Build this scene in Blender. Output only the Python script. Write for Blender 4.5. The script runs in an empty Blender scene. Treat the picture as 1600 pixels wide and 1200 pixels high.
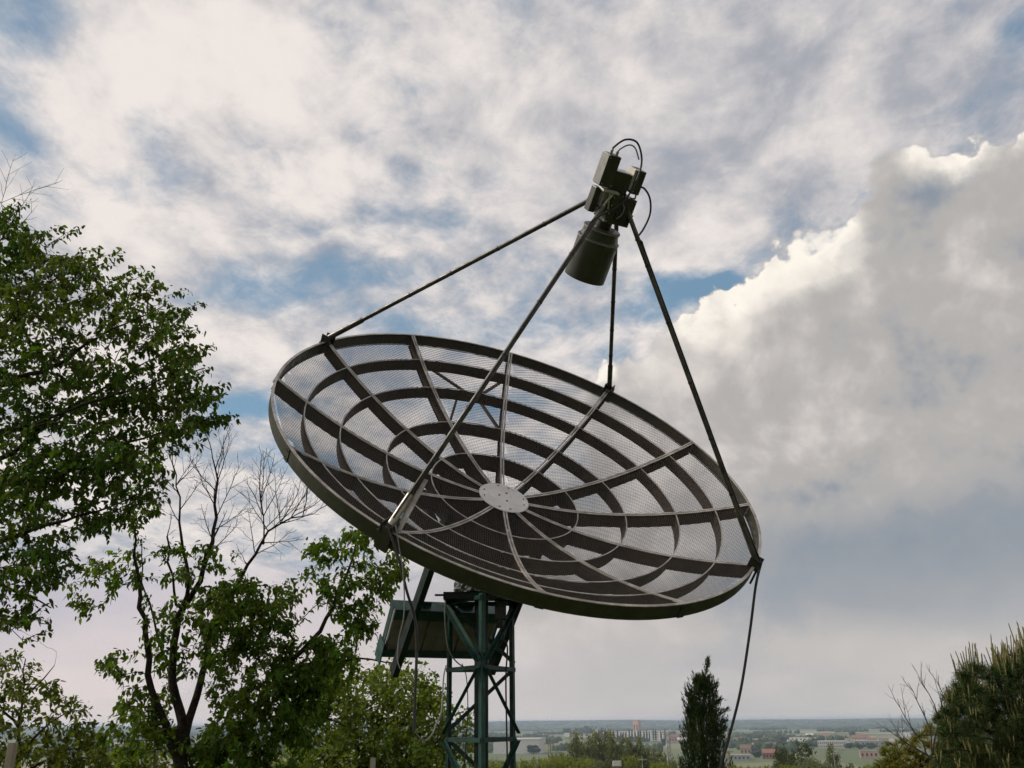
import bpy, math, random
import numpy as np
from mathutils import Vector, Matrix, Quaternion
sc = bpy.context.scene
C = bpy.context.scene.collection
# ------------------------------------------------------------------ camera
EYE = Vector((0.0, 0.0, 1.6))
FPX = 1488.8                       # focal length in pixels of a 1600 px wide frame
PITCH = math.atan(528.0 / FPX)
ROLL = -0.0095
FW = Vector((0, math.cos(PITCH), math.sin(PITCH)))
_r = Vector((1, 0, 0)); _u = _r.cross(FW)
RT = math.cos(ROLL) * _r + math.sin(ROLL) * _u
UP = -math.sin(ROLL) * _r + math.cos(ROLL) * _u
cam_d = bpy.data.cameras.new('camera'); cam = bpy.data.objects.new('camera', cam_d); C.objects.link(cam)
cam_d.sensor_width = 36.0; cam_d.lens = 36.0 * FPX / 1600.0
cam_d.clip_start = 0.05; cam_d.clip_end = 60000.0
M3 = Matrix((RT, UP, -FW)).transposed()
cam.matrix_world = Matrix.Translation(EYE) @ M3.to_4x4()
sc.camera = cam
sc.render.resolution_x = 1024; sc.render.resolution_y = 768
sc.view_settings.view_transform = 'Standard'; sc.view_settings.look = 'None'
sc.view_settings.exposure = 0.0; sc.view_settings.gamma = 1.0
sc.render.engine = 'CYCLES'
sc.cycles.transparent_max_bounces = 40
sc.cycles.max_bounces = 6; sc.cycles.diffuse_bounces = 3; sc.cycles.glossy_bounces = 3
sc.cycles.transmission_bounces = 4; sc.cycles.volume_bounces = 1
sc.cycles.use_denoising = True; sc.cycles.denoiser = 'OPENIMAGEDENOISE'; sc.cycles.denoising_prefilter = 'ACCURATE'
sc.render.film_transparent = False

def ray(x, y):
    x, y = float(x), float(y)
    return (FW + (x - 800) / FPX * RT - (y - 600) / FPX * UP).normalized()
def at(x, y, Y):                   # the world point on sight line (x, y) at distance Y north of the eye
    d = ray(x, y); return EYE + d * float(Y / d.y)
def azel(x, y):
    d = ray(x, y); return math.degrees(math.atan2(d.x, d.y)), math.degrees(math.asin(d.z))
# ------------------------------------------------------------------ sun
SUN_AZ, SUN_EL = math.radians(-82), math.radians(42)      # azimuth from +Y towards +X
sun_dir = Vector((math.sin(SUN_AZ) * math.cos(SUN_EL), math.cos(SUN_AZ) * math.cos(SUN_EL), math.sin(SUN_EL)))
sd = bpy.data.lights.new('sun', 'SUN'); sd.energy = 2.8; sd.angle = math.radians(10); sd.color = (1.0, 0.9, 0.76)
so = bpy.data.objects.new('sun', sd); C.objects.link(so)
so.rotation_euler = (-sun_dir).to_track_quat('-Z', 'Y').to_euler()
# ------------------------------------------------------------------ world: Nishita sky behind two cloud layers, laid out by compass direction
def lin(*c): return tuple((v / 255 / 12.92 if v / 255 <= .04045 else ((v / 255 + .055) / 1.055) ** 2.4) for v in c)
world = bpy.data.worlds.new("World"); sc.world = world; world.use_nodes = True
NT = world.node_tree; NT.nodes.clear()
class G:
    """tiny node-graph builder"""
    def __init__(s, nt): s.nt = nt
    def put(s, sock, v):
        if v is None: return
        if hasattr(v, 'is_output'): s.nt.links.new(v, sock)
        else:
            if isinstance(v, (tuple, list)) and len(v) == 3 and sock.type == 'RGBA': v = (*v, 1)
            sock.default_value = v
    def n(s, t, ins=(), out=0, **kw):
        nd = s.nt.nodes.new(t)
        for k, v in kw.items(): setattr(nd, k, v)
        it = ins.items() if isinstance(ins, dict) else enumerate(ins)
        for k, v in it: s.put(nd.inputs[k], v)
        return nd.outputs[out]
    def m(s, op, a, b=None, c=None, clamp=False):
        return s.n('ShaderNodeMath', (a, b, c), operation=op, use_clamp=clamp)
    def v(s, op, a, b=None, out=0): return s.n('ShaderNodeVectorMath', (a, b), out, operation=op)
    def xyz(s, x, y, z): return s.n('ShaderNodeCombineXYZ', (x, y, z))
    def noise(s, vec, scale, detail=5, rough=.55, dist=0.0, out=0):
        return s.n('ShaderNodeTexNoise', {'Vector': vec, 'Scale': scale, 'Detail': detail, 'Roughness': rough, 'Distortion': dist}, out)
    def ss(s, x, a, b, lo=0.0, hi=1.0, kind='SMOOTHSTEP'):
        return s.n('ShaderNodeMapRange', {'Value': x, 'From Min': a, 'From Max': b, 'To Min': lo, 'To Max': hi}, interpolation_type=kind)
    def mix(s, f, a, b):
        nd = s.nt.nodes.new('ShaderNodeMix'); nd.data_type = 'RGBA'
        s.put(nd.inputs[0], f); s.put(nd.inputs[6], a); s.put(nd.inputs[7], b); return nd.outputs[2]
g = G(NT)
D = g.n('ShaderNodeTexCoord', out=0)          # Generated = world direction
sep = NT.nodes.new('ShaderNodeSeparateXYZ'); NT.links.new(D, sep.inputs[0])
dx, dy, dz = sep.outputs
AZ = g.m('MULTIPLY', g.m('ARCTAN2', dx, dy), 57.29578)
EL = g.m('MULTIPLY', g.m('ARCSINE', dz), 57.29578)
def warp_coord(scale, amt, detail=4, off=0.0):
    nz = g.noise(g.v('ADD', D, (off, off * .7, off * 1.3)), scale, detail, .6, out=1)
    nz = g.v('SCALE', g.v('SUBTRACT', nz, (.5, .5, .5)), None); nz.node.inputs[3].default_value = amt
    return g.v('ADD', g.xyz(AZ, EL, 0.0), nz)
WP = warp_coord(5.0, 9.0, 5)
WP2 = warp_coord(9.0, 4.0, 6, 3.1)
def blobs(lst, P):
    """sum of soft ellipses; each (x, y, rx, ry, weight), turned into azimuth / elevation"""
    acc = None
    for x, y, rx, ry, w in lst:
        a, e = azel(x, y); k = 1 / (math.radians(1) * FPX)
        c = math.cos(math.radians(e))
        q = g.v('MULTIPLY', g.v('SUBTRACT', P, (a, e, 0.0)), (c / (rx * k), 1 / (ry * k), 0.0))
        L = g.v('LENGTH', q, None, out=1)
        f = g.ss(L, 1.0, 0.0, 0.0, w)
        acc = f if acc is None else g.m('ADD', acc, f)
    return acc
# plane-projected coordinates: a cloud deck seen in perspective
pz = g.m('ADD', g.m('MAXIMUM', dz, 0.0), 0.16)
DECK = g.xyz(g.m('DIVIDE', dx, pz), g.m('DIVIDE', dy, pz), 0.0)
rot = g.n('ShaderNodeMapping', {0: DECK, 2: (0, 0, math.radians(25)), 3: (1.0, .8, 1.0)})
n_big = g.noise(rot, 1.5, 8, .56, .25)
n_mid = g.noise(rot, 4.6, 8, .60, .4)
n_fin = g.noise(rot, 15.0, 7, .66, .35)
HOLES = [(10, 90, 110, 170, .42), (90, 20, 90, 90, .22), (20, 210, 120, 60, .34), (170, 300, 150, 50, .24), (60, 330, 90, 30, .1), (260, 275, 60, 40, .2),
         (410, 450, 140, 40, .30), (330, 470, 100, 40, .14), (660, 130, 80, 50, .12), (690, 250, 120, 90, .05), (620, 330, 170, 40, .12),
         (560, 430, 150, 40, .22), (1100, 455, 150, 60, .8), (1010, 500, 120, 40, .34), (840, 520, 150, 40, .25), (960, 560, 80, 40, .25),
         (1597, 40, 60, 60, .3), (1510, 160, 120, 30, .10), (400, 640, 130, 45, .55), (480, 720, 120, 40, .3), (300, 720, 90, 30, .15),
         (1180, 390, 80, 30, .22), (760, 640, 200, 50, .3), (700, 500, 200, 30, .2), (230, 180, 60, 120, .18), (850, 700, 120, 60, .25)]
FILLS = [(300, 60, 190, 130, .3), (450, 130, 160, 120, .22), (520, 270, 130, 100, .3), (150, 200, 80, 120, .15), (1000, 120, 340, 160, .22), (980, 330, 260, 110, .25),
         (820, 200, 130, 120, .15), (1250, 200, 260, 160, .25), (560, 390, 260, 40, .22), (330, 560, 160, 60, .3), (160, 420, 200, 60, .16), (620, 590, 170, 45, .2)]
cov = g.m('ADD', g.m('ADD', g.m('MULTIPLY', n_big, 1.25), g.m('MULTIPLY', n_mid, .85)), g.m('MULTIPLY', n_fin, .62))
cov = g.m('SUBTRACT', cov, blobs(HOLES, WP2))
cov = g.m('ADD', cov, blobs(FILLS, WP))
alto = g.ss(cov, .80, 1.44)
sky = g.n('ShaderNodeTexSky', (D,), sky_type='NISHITA', sun_disc=False, sun_elevation=SUN_EL, sun_rotation=SUN_AZ,
          air_density=1.0, dust_density=1.4, ozone_density=1.5, altitude=60.0)
skyc = g.mix(.72, g.v('MULTIPLY', sky, (.10, .098, .085)), g.mix(g.ss(EL, 12, 38), lin(122, 161, 190), lin(118, 148, 176)))
# high cloud colour: thin parts grey-lilac, thick parts warm white
shade = g.m('ADD', g.m('MULTIPLY', n_mid, .75), g.m('MULTIPLY', n_big, .55))
shade = g.m('ADD', shade, g.m('MULTIPLY', n_fin, .30))
LIGHT = [(420, 110, 330, 150, .16), (520, 270, 170, 80, .26), (200, 190, 130, 150, .14), (430, 60, 180, 80, .1), (1010, 390, 170, 50, .1), (560, 380, 250, 40, .18), (330, 560, 180, 60, .14)]
DARK = [(1300, 60, 420, 140, .15), (1150, 230, 200, 110, .12), (740, 170, 160, 140, .08), (1480, 150, 200, 90, .14), (1300, 280, 200, 70, .05)]
SHF = (-.035, .0, .035)
rel = g.m('SUBTRACT', g.noise(rot, 6.5, 6, .6, .2), g.noise(g.v('ADD', rot, (-.05, -.02, 0.0)), 6.5, 6, .6, .2))
shade = g.m('ADD', shade, g.m('MULTIPLY', rel, .45))
shade = g.m('SUBTRACT', g.m('ADD', shade, blobs(LIGHT, WP)), blobs(DARK, WP))
altoc = g.mix(g.ss(shade, .55, 1.02), lin(162, 165, 174), lin(234, 226, 221))
col = g.mix(alto, skyc, altoc)
# low bank of thin cloud and haze towards the horizon on the left
lowm = g.m('ADD', g.ss(EL, 12.0, 3.5), g.m('MULTIPLY', g.m('SUBTRACT', n_mid, .5), .8))
lowc = g.mix(g.ss(g.noise(WP, .10, 5, .5), .35, .65), lin(186, 184, 196), lin(212, 203, 205))
col = g.mix(g.ss(lowm, .1, .75), col, lowc)
# the big cumulus bank: everything below a ragged edge that climbs to the right
EDGE = [(820, 800), (905, 690), (932, 588), (965, 578), (1000, 560), (1060, 535), (1092, 508), (1112, 488), (1150, 470), (1172, 440), (1195, 415), (1240, 398), (1330, 368), (1352, 322), (1378, 290),
        (1440, 240), (1500, 222), (1530, 198), (1575, 200), (1610, 185), (1720, 150), (1900, 110)]
fc = NT.nodes.new('ShaderNodeFloatCurve'); cv = fc.mapping.curves[0]
def curve(nd, pts):
    cv = nd.mapping.curves[0]
    while len(cv.points) < len(pts): cv.points.new(.5, .5)
    for p, (x, y) in zip(cv.points, sorted(pts)): p.location = (x, y); p.handle_type = 'VECTOR'
    nd.mapping.update()
def edgefield(P, amt):
    s2 = NT.nodes.new('ShaderNodeSeparateXYZ'); NT.links.new(P, s2.inputs[0])
    nd = NT.nodes.new('ShaderNodeFloatCurve')
    pts = []
    for x, y in EDGE:
        a, e = azel(x, y); pts.append(((a + 30) / 90, e / 50))
    pts += [(0.0, 0.0), (.2, .06), (1.0, .95)]
    curve(nd, pts)
    NT.links.new(g.m('DIVIDE', g.m('ADD', s2.outputs[0], 30.0), 90.0), nd.inputs[1])
    return g.m('SUBTRACT', g.m('MULTIPLY', nd.outputs[0], 50.0), s2.outputs[1])        # >0 inside the cloud, in degrees
def puff(scale, amt, off):
    # billowy displacement of the edge
    vd = g.n('ShaderNodeTexVoronoi', {'Vector': g.v('ADD', D, (off, off, off)), 'Scale': scale, 'Detail': 3.0, 'Roughness': .6}, 0, feature='SMOOTH_F1')
    return g.m('MULTIPLY', g.m('SUBTRACT', .56, vd), amt)
WE = warp_coord(26.0, 1.4, 6, 5.0)
ed = g.m('ADD', g.m('ADD', edgefield(WE, 0), 1.9), g.m('ADD', puff(11.0, 3.4, .0), puff(38.0, .75, 2.0)))
soft = blobs([(1300, 420, 330, 250, .0), (860, 760, 300, 240, 5.0), (600, 950, 400, 250, 6.0), (1500, 200, 150, 60, .5), (1390, 280, 80, 70, 1.1), (1040, 555, 90, 40, .9), (1290, 370, 90, 50, .5)], g.xyz(AZ, EL, 0.0))
cum = g.ss(g.m('DIVIDE', ed, g.m('ADD', soft, .16)), -.5, 1.0)
rimm = g.m('MULTIPLY', g.ss(ed, 0.0, .25), g.ss(ed, 4.6, .1))
rim_on = blobs([(1120, 490, 110, 90, 2.2), (1180, 440, 110, 90, 1.8), (1250, 400, 130, 70, 1.9), (1325, 360, 60, 60, 1.5), (1490, 230, 75, 60, 2.6), (1590, 195, 60, 50, 2.4), (937, 585, 40, 45, 2.2), (1010, 555, 60, 40, .5)], WP2)
rimm = g.m('MULTIPLY', rimm, g.m('MINIMUM', rim_on, 1.0))
cn = g.noise(g.v('MULTIPLY', D, (1.0, 1.0, 1.25)), 5.0, 7, .52, .5)
cn2 = g.noise(D, 17.0, 6, .58, .3)
cn3 = g.n('ShaderNodeTexVoronoi', {'Vector': g.v('ADD', D, g.v('MULTIPLY', g.noise(D, 6.0, 4, .6, out=1), (.12, .12, .12))), 'Scale': 9.0, 'Detail': 3.0, 'Roughness': .6}, 0, feature='SMOOTH_F1')
cs = g.m('ADD', g.m('ADD', g.m('MULTIPLY', cn, .80), g.m('MULTIPLY', cn2, .5)), g.m('MULTIPLY', cn3, -.22))
crel = g.m('SUBTRACT', g.noise(D, 8.0, 6, .58, .3), g.noise(g.v('ADD', D, (-.022, .0, .022)), 8.0, 6, .58, .3))
cs = g.m('ADD', cs, g.m('MULTIPLY', crel, .85))
cs = g.m('ADD', cs, .05)
cs = g.m('ADD', cs, blobs([(1150, 560, 200, 90, .14), (1540, 430, 70, 50, .2), (1430, 660, 300, 90, .10), (1180, 680, 160, 130, .12), (1280, 440, 180, 70, .06), (1580, 560, 90, 90, .08), (1030, 590, 90, 50, .16), (1000, 720, 200, 150, .16), (1500, 290, 100, 60, .06), (1385, 290, 130, 110, .26)], WP))
cs = g.m('SUBTRACT', cs, blobs([(1500, 370, 240, 110, .10), (1400, 520, 200, 60, .06)], WP))
cumc = g.mix(g.ss(cs, .22, .50), lin(137, 146, 158), lin(176, 173, 171))
cumc = g.mix(g.ss(cs, .50, .84), cumc, lin(214, 207, 202))
cumc = g.mix(g.m('MULTIPLY', rimm, g.ss(cn2, .25, .5, .5, 1.0)), cumc, lin(250, 243, 232))
col = g.mix(cum, col, cumc)
WB = warp_coord(3.0, 5.0, 3, 8.0)
band = g.m('MINIMUM', blobs([(1560, 860, 560, 150, 1.3), (1350, 905, 360, 70, .7), (1600, 945, 320, 60, .5), (1250, 850, 200, 60, .25)], WB), 1.0)
col = g.mix(g.m('MULTIPLY', band, g.m('MULTIPLY', cum, g.ss(cn2, .2, .7, 1.0, .8))), col, lin(140, 149, 159))
# veil over the horizon
veil = g.ss(EL, 9.5, 1.0)
vn = g.noise(g.v('MULTIPLY', D, (1.0, 1.0, 4.0)), 4.0, 5, .5)
veilc = g.mix(g.ss(AZ, -22.0, 26.0), g.mix(g.ss(vn, .35, .65), lin(202, 195, 197), lin(217, 207, 205)), g.mix(g.ss(vn, .35, .65), lin(182, 181, 181), lin(197, 193, 190)))
col = g.mix(g.m('MULTIPLY', veil, .9), col, veilc)
bg = NT.nodes.new('ShaderNodeBackground'); NT.links.new(col, bg.inputs[0]); bg.inputs[1].default_value = 1.05
wo = NT.nodes.new('ShaderNodeOutputWorld'); NT.links.new(bg.outputs[0], wo.inputs[0])
world.cycles.sampling_method = 'MANUAL'; world.cycles.sample_map_resolution = 256
sc.cycles.use_adaptive_sampling = True; sc.cycles.adaptive_threshold = 0.02; sc.cycles.adaptive_min_samples = 8
# ------------------------------------------------------------------ helpers: objects, tags, materials
rng = np.random.default_rng(7); random.seed(7)
def tag(o, label=None, cat=None, group=None, kind=None):
    if label: o['label'] = label
    if cat: o['category'] = cat
    if group: o['group'] = group
    if kind: o['kind'] = kind
    return o
def empty(name, loc=(0, 0, 0), mat=None, **kw):
    o = bpy.data.objects.new(name, None); C.objects.link(o)
    if mat is not None: o.matrix_world = mat
    else: o.location = loc
    o.empty_display_size = .2
    return tag(o, **kw)
class MB:
    """collects vertices and faces; build() links them as ONE mesh object"""
    def __init__(s): s.v = []; s.f = []; s.n = 0
    def add(s, vs, fs):
        b = s.n; s.v.extend([tuple(p) for p in vs]); s.f.extend([tuple(b + i for i in f) for f in fs]); s.n = len(s.v)
    def box(s, c, ax, ay, az, chamfer=0.0):
        """box of half-axes ax, ay, az (vectors) about c, with optional chamfer"""
        c, ax, ay, az = map(Vector, (c, ax, ay, az))
        if chamfer <= 0:
            vs = [c + i * ax + j * ay + k * az for i in (-1, 1) for j in (-1, 1) for k in (-1, 1)]
            s.add(vs, [(0, 1, 3, 2), (4, 6, 7, 5), (0, 4, 5, 1), (2, 3, 7, 6), (0, 2, 6, 4), (1, 5, 7, 3)]); return
        import bmesh
        bm = bmesh.new(); vs = [bm.verts.new(c + i * ax + j * ay + k * az) for i in (-1, 1) for j in (-1, 1) for k in (-1, 1)]
        for f in [(0, 1, 3, 2), (4, 6, 7, 5), (0, 4, 5, 1), (2, 3, 7, 6), (0, 2, 6, 4), (1, 5, 7, 3)]: bm.faces.new([vs[i] for i in f])
        bmesh.ops.bevel(bm, geom=list(bm.edges), offset=chamfer, segments=2, profile=.6, affect='EDGES')
        bm.verts.index_update(); s.add([v.co.copy() for v in bm.verts], [tuple(v.index for v in f.verts) for f in bm.faces]); bm.free()
    def bar(s, a, b, w, h=None, up=(0, 0, 1), off=0.0, chamfer=0.0):
        a, b, up = Vector(a), Vector(b), Vector(up); h = h or w
        d = (b - a); L = d.length; d.normalize(); x = d.cross(up)
        if x.length < 1e-4: x = d.cross(Vector((1, 0, 0)))
        x.normalize(); y = x.cross(d)
        s.box((a + b) / 2 + y * off, x * w / 2, d * (L / 2), y * h / 2, chamfer)
    def angle(s, a, b, w, t, up, side):
        """an L profile from a to b: legs of width w, thickness t"""
        a, b = Vector(a), Vector(b); d = (b - a).normalized(); x = Vector(side); x = (x - d * x.dot(d)).normalized(); y = d.cross(x)
        if y.dot(Vector(up)) < 0: y = -y
        s.box((a + b) / 2 + x * w / 2, x * w / 2, (b - a) / 2, y * t / 2)
        s.box((a + b) / 2 + y * (w / 2 + t / 2 + .0002), x * t / 2, (b - a) / 2, y * w / 2)
    def tube(s, pts, r, n=8, cap=True):
        pts = [Vector(p) for p in pts]; rs = r if isinstance(r, (list, tuple)) else [r] * len(pts)
        base = s.n; x = None; vs = []
        for i, p in enumerate(pts):
            d = (pts[min(i + 1, len(pts) - 1)] - pts[max(i - 1, 0)]).normalized()
            if x is None: x = d.orthogonal().normalized()
            else:
                x = x - d * x.dot(d); x = x.normalized() if x.length > 1e-6 else d.orthogonal().normalized()
            y = d.cross(x)
            for k in range(n):
                a = 2 * math.pi * k / n; vs.append(p + rs[i] * (math.cos(a) * x + math.sin(a) * y))
        fs = [(i * n + k, i * n + (k + 1) % n, (i + 1) * n + (k + 1) % n, (i + 1) * n + k) for i in range(len(pts) - 1) for k in range(n)]
        if cap: fs += [tuple(range(n))[::-1], tuple((len(pts) - 1) * n + k for k in range(n))]
        s.add(vs, fs)
    def lathe(s, prof, o, ax, n=32, closed=False):
        """profile [(radius, height)] turned about axis ax through o"""
        o, ax = Vector(o), Vector(ax).normalized(); x = ax.orthogonal().normalized(); y = ax.cross(x)
        vs = [o + ax * h + r * (math.cos(2 * math.pi * k / n) * x + math.sin(2 * math.pi * k / n) * y) for r, h in prof for k in range(n)]
        m = len(prof); rg = range(m) if closed else range(m - 1)
        s.add(vs, [(i * n + k, i * n + (k + 1) % n, ((i + 1) % m) * n + (k + 1) % n, ((i + 1) % m) * n + k) for i in rg for k in range(n)])
    def build(s, name, mat, parent=None, smooth=False, loc=None, **kw):
        me = bpy.data.meshes.new(name); me.from_pydata(s.v, [], s.f); me.update()
        if mat: me.materials.append(mat)
        if smooth:
            me.polygons.foreach_set('use_smooth', [True] * len(me.polygons))
            me.set_sharp_from_angle(angle=math.radians(38))
        o = bpy.data.objects.new(name, me); C.objects.link(o)
        if parent: o.parent = parent
        if loc is not None: o.location = loc
        return tag(o, **kw)
def np_mesh(name, V, F, mat, parent=None, smooth=False, F4=None):
    """fast mesh from numpy arrays: F (m,k) all k-gons"""
    me = bpy.data.meshes.new(name); F = np.asarray(F, np.int32); k = F.shape[1]
    me.vertices.add(len(V)); me.vertices.foreach_set('co', np.asarray(V, np.float32).ravel())
    me.loops.add(F.size); me.loops.foreach_set('vertex_index', F.ravel())
    me.polygons.add(len(F)); me.polygons.foreach_set('loop_start', np.arange(0, F.size, k, dtype=np.int32))
    me.polygons.foreach_set('loop_total', np.full(len(F), k, np.int32))
    if smooth: me.polygons.foreach_set('use_smooth', np.ones(len(F), bool))
    me.update(calc_edges=True); me.validate()
    me.materials.append(mat)
    o = bpy.data.objects.new(name, me); C.objects.link(o)
    if parent: o.parent = parent
    return o
def material(name, base, rough=.6, metal=0.0, spec=.5, vary=0.0, vscale=8.0, col2=None, bump=0.0, bscale=40.0, spots=None, coat=0.0, island=0.0):
    m = bpy.data.materials.new(name); m.use_nodes = True; nt = m.node_tree; nt.nodes.clear(); q = G(nt)
    out = nt.nodes.new('ShaderNodeOutputMaterial'); b = nt.nodes.new('ShaderNodeBsdfPrincipled'); nt.links.new(b.outputs[0], out.inputs[0])
    b.inputs['Roughness'].default_value = rough; b.inputs['Metallic'].default_value = metal; b.inputs['Specular IOR Level'].default_value = spec
    oc = q.n('ShaderNodeTexCoord', out=3)
    c = None
    if col2 is not None:
        nz = q.noise(oc, vscale, 6, .65, .3); c = q.mix(q.ss(nz, .38, .64), (*base, 1), (*col2, 1))
    if vary:
        nz = q.noise(oc, vscale * 2.3, 5, .6)
        hv = q.n('ShaderNodeHueSaturation', {'Value': q.ss(nz, .25, .75, 1 - vary, 1 + vary), 'Color': c if c is not None else (*base, 1)}); c = hv
    if spots is not None:
        nz = q.noise(oc, spots[1], 4, .7); c = q.mix(q.ss(nz, spots[2], spots[2] + .05), c if c is not None else (*base, 1), (*spots[0], 1))
    if island:
        rnd = q.n('ShaderNodeNewGeometry', out=8)
        c = q.n('ShaderNodeHueSaturation', {'Hue': q.ss(rnd, 0, 1, .5 - island * .12, .5 + island * .08, 'LINEAR'), 'Value': q.ss(rnd, 0, 1, 1 - island, 1 + island, 'LINEAR'), 'Color': c if c is not None else (*base, 1)})
    if c is None: b.inputs['Base Color'].default_value = (*base, 1)
    else: nt.links.new(c, b.inputs['Base Color'])
    if vary or col2:
        nt.links.new(q.ss(q.noise(oc, vscale * 3, 5), .3, .7, max(0.05, rough - .12), min(1, rough + .15)), b.inputs['Roughness'])
    if bump:
        bn = nt.nodes.new('ShaderNodeBump'); bn.inputs['Strength'].default_value = bump; bn.inputs['Distance'].default_value = .01
        nt.links.new(q.noise(oc, bscale, 5, .6), bn.inputs['Height']); nt.links.new(bn.outputs[0], b.inputs['Normal'])
    return m
def smooth_path(pts, n=10):
    pts = [Vector(p) for p in pts]; out = []
    P = [2 * pts[0] - pts[1]] + pts + [2 * pts[-1] - pts[-2]]
    for i in range(1, len(P) - 2):
        for j in range(n):
            u = j / n; out.append(.5 * ((2 * P[i]) + (-P[i - 1] + P[i + 1]) * u + (2 * P[i - 1] - 5 * P[i] + 4 * P[i + 1] - P[i + 2]) * u * u + (-P[i - 1] + 3 * P[i] - 3 * P[i + 1] + P[i + 2]) * u ** 3))
    return out + [pts[-1]]
# ------------------------------------------------------------------ the mesh dish
R0, DEP = 1.5, .3967
HUB = Vector((-0.0605, 5.7838, 1.296 + 1.6))
AXA, AXB, AXG = 2.679, .782, -.1945
N = Vector((math.sin(AXA) * math.cos(AXB), math.cos(AXA) * math.cos(AXB), math.sin(AXB)))
_U = N.cross(Vector((0, 1, 0))).normalized(); _V = N.cross(_U)
U = math.cos(AXG) * _U + math.sin(AXG) * _V; V = -math.sin(AXG) * _U + math.cos(AXG) * _V
H = Vector((0, 0, 1)).cross(N).normalized(); H = H if H.x > 0 else -H          # level axis, to the right
W = N.cross(H); W = W if W.z > 0 else -W                                          # up the back of the dish
def th(k): return -2 * math.pi * (k - 1) / 12
def dv(r, t, dn=0.0):                # dish-local coordinates: x=U, y=V, z=N
    return Vector((r * math.cos(t), r * math.sin(t), DEP * (r / R0) ** 2 + dn))
DM = Matrix((U, V, N)).transposed().to_4x4(); DM.translation = HUB
def L(p): return DM.inverted() @ Vector(p)            # world -> dish-local
alu = material('weathered_grey_metal', (.060, .041, .028), .6, 0, .22, vary=.3, vscale=5, col2=(.034, .024, .017), spots=((.10, .055, .03), 26, .69), bump=.06, bscale=60)
edge_m = material('bare_worn_metal', (.44, .41, .38), .42, .45, vary=.18, vscale=9, col2=(.27, .24, .215))
olive = material('olive_paint', (.032, .034, .015), .5, 0, .35, vary=.25, vscale=4, col2=(.024, .026, .013), spots=((.12, .11, .085), 22, .68))
olive_d = material('dark_olive_paint', (.032, .034, .018), .42, .1, vary=.25, vscale=6, col2=(.022, .022, .014), bump=.05)
hubm = material('pale_hub_metal', (.66, .64, .62), .38, .25, vary=.08, vscale=8, col2=(.56, .54, .52), bump=.6, bscale=7, spots=((.22, .2, .18), 45, .66))
black = material('black_cable', (.012, .012, .012), .45, vary=.2)
strutm = material('dark_strut_metal', (.035, .030, .026), .42, .3, vary=.25, vscale=6, col2=(.09, .082, .07))
boltm = material('zinc_bolts', (.4, .39, .36), .35, .8)
boxg = material('grey_box_paint', (.17, .17, .16), .5, .2, vary=.12, vscale=10)
boxl = material('pale_box_metal', (.36, .35, .32), .45, .3, vary=.15, vscale=12)

# expanded-metal mesh: real sheet geometry, its openings cut by pattern in the sheet's own coordinates
def mesh_material():
    m = bpy.data.materials.new('expanded_metal_mesh'); m.use_nodes = True; nt = m.node_tree; nt.nodes.clear(); q = G(nt)
    out = nt.nodes.new('ShaderNodeOutputMaterial'); b = nt.nodes.new('ShaderNodeBsdfPrincipled')
    uv = q.n('ShaderNodeUVMap', out=0); s2 = nt.nodes.new('ShaderNodeSeparateXYZ'); nt.links.new(uv, s2.inputs[0])
    x, y = s2.outputs[0], s2.outputs[1]
    P1, P2 = .0118, .030
    a = q.m('ADD', q.m('DIVIDE', x, P1), q.m('MULTIPLY', q.m('PINGPONG', q.m('DIVIDE', y, P2), .5), 1.0))
    c = q.m('SUBTRACT', q.m('DIVIDE', x, P1), q.m('MULTIPLY', q.m('PINGPONG', q.m('DIVIDE', y, P2), .5), 1.0))
    da = q.m('PINGPONG', a, .5); dc = q.m('PINGPONG', c, .5)
    strand = q.m('LESS_THAN', q.m('MINIMUM', da, dc), .058)
    hole = q.noise(uv, 7.0, 2, .5)
    tears = q.m('GREATER_THAN', q.noise(uv, 9.0, 3, .6), .742)
    al = q.m('MULTIPLY', strand, q.m('SUBTRACT', 1.0, tears))
    c0 = q.mix(q.ss(q.noise(uv, 3.0, 5), .35, .65), (.060, .045, .036, 1), (.034, .027, .023, 1))
    nt.links.new(c0, b.inputs['Base Color']); b.inputs['Roughness'].default_value = .6
    tr = nt.nodes.new('ShaderNodeBsdfTransparent'); mx = nt.nodes.new('ShaderNodeMixShader')
    nt.links.new(al, mx.inputs[0]); nt.links.new(tr.outputs[0], mx.inputs[1]); nt.links.new(b.outputs[0], mx.inputs[2]); nt.links.new(mx.outputs[0], out.inputs[0])
    return m
meshm = mesh_material(); strand_m = material('mesh_strands', (.050, .037, .030), .6, 0, .3, vary=.25, vscale=3, col2=(.030, .023, .019))
dish = empty('radio_dish', mat=DM.copy(), label='large tilted mesh radio dish with brown ribs, white hub and four struts', cat='dish')
RINGS = (.315, .512, .715, .868)
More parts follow.
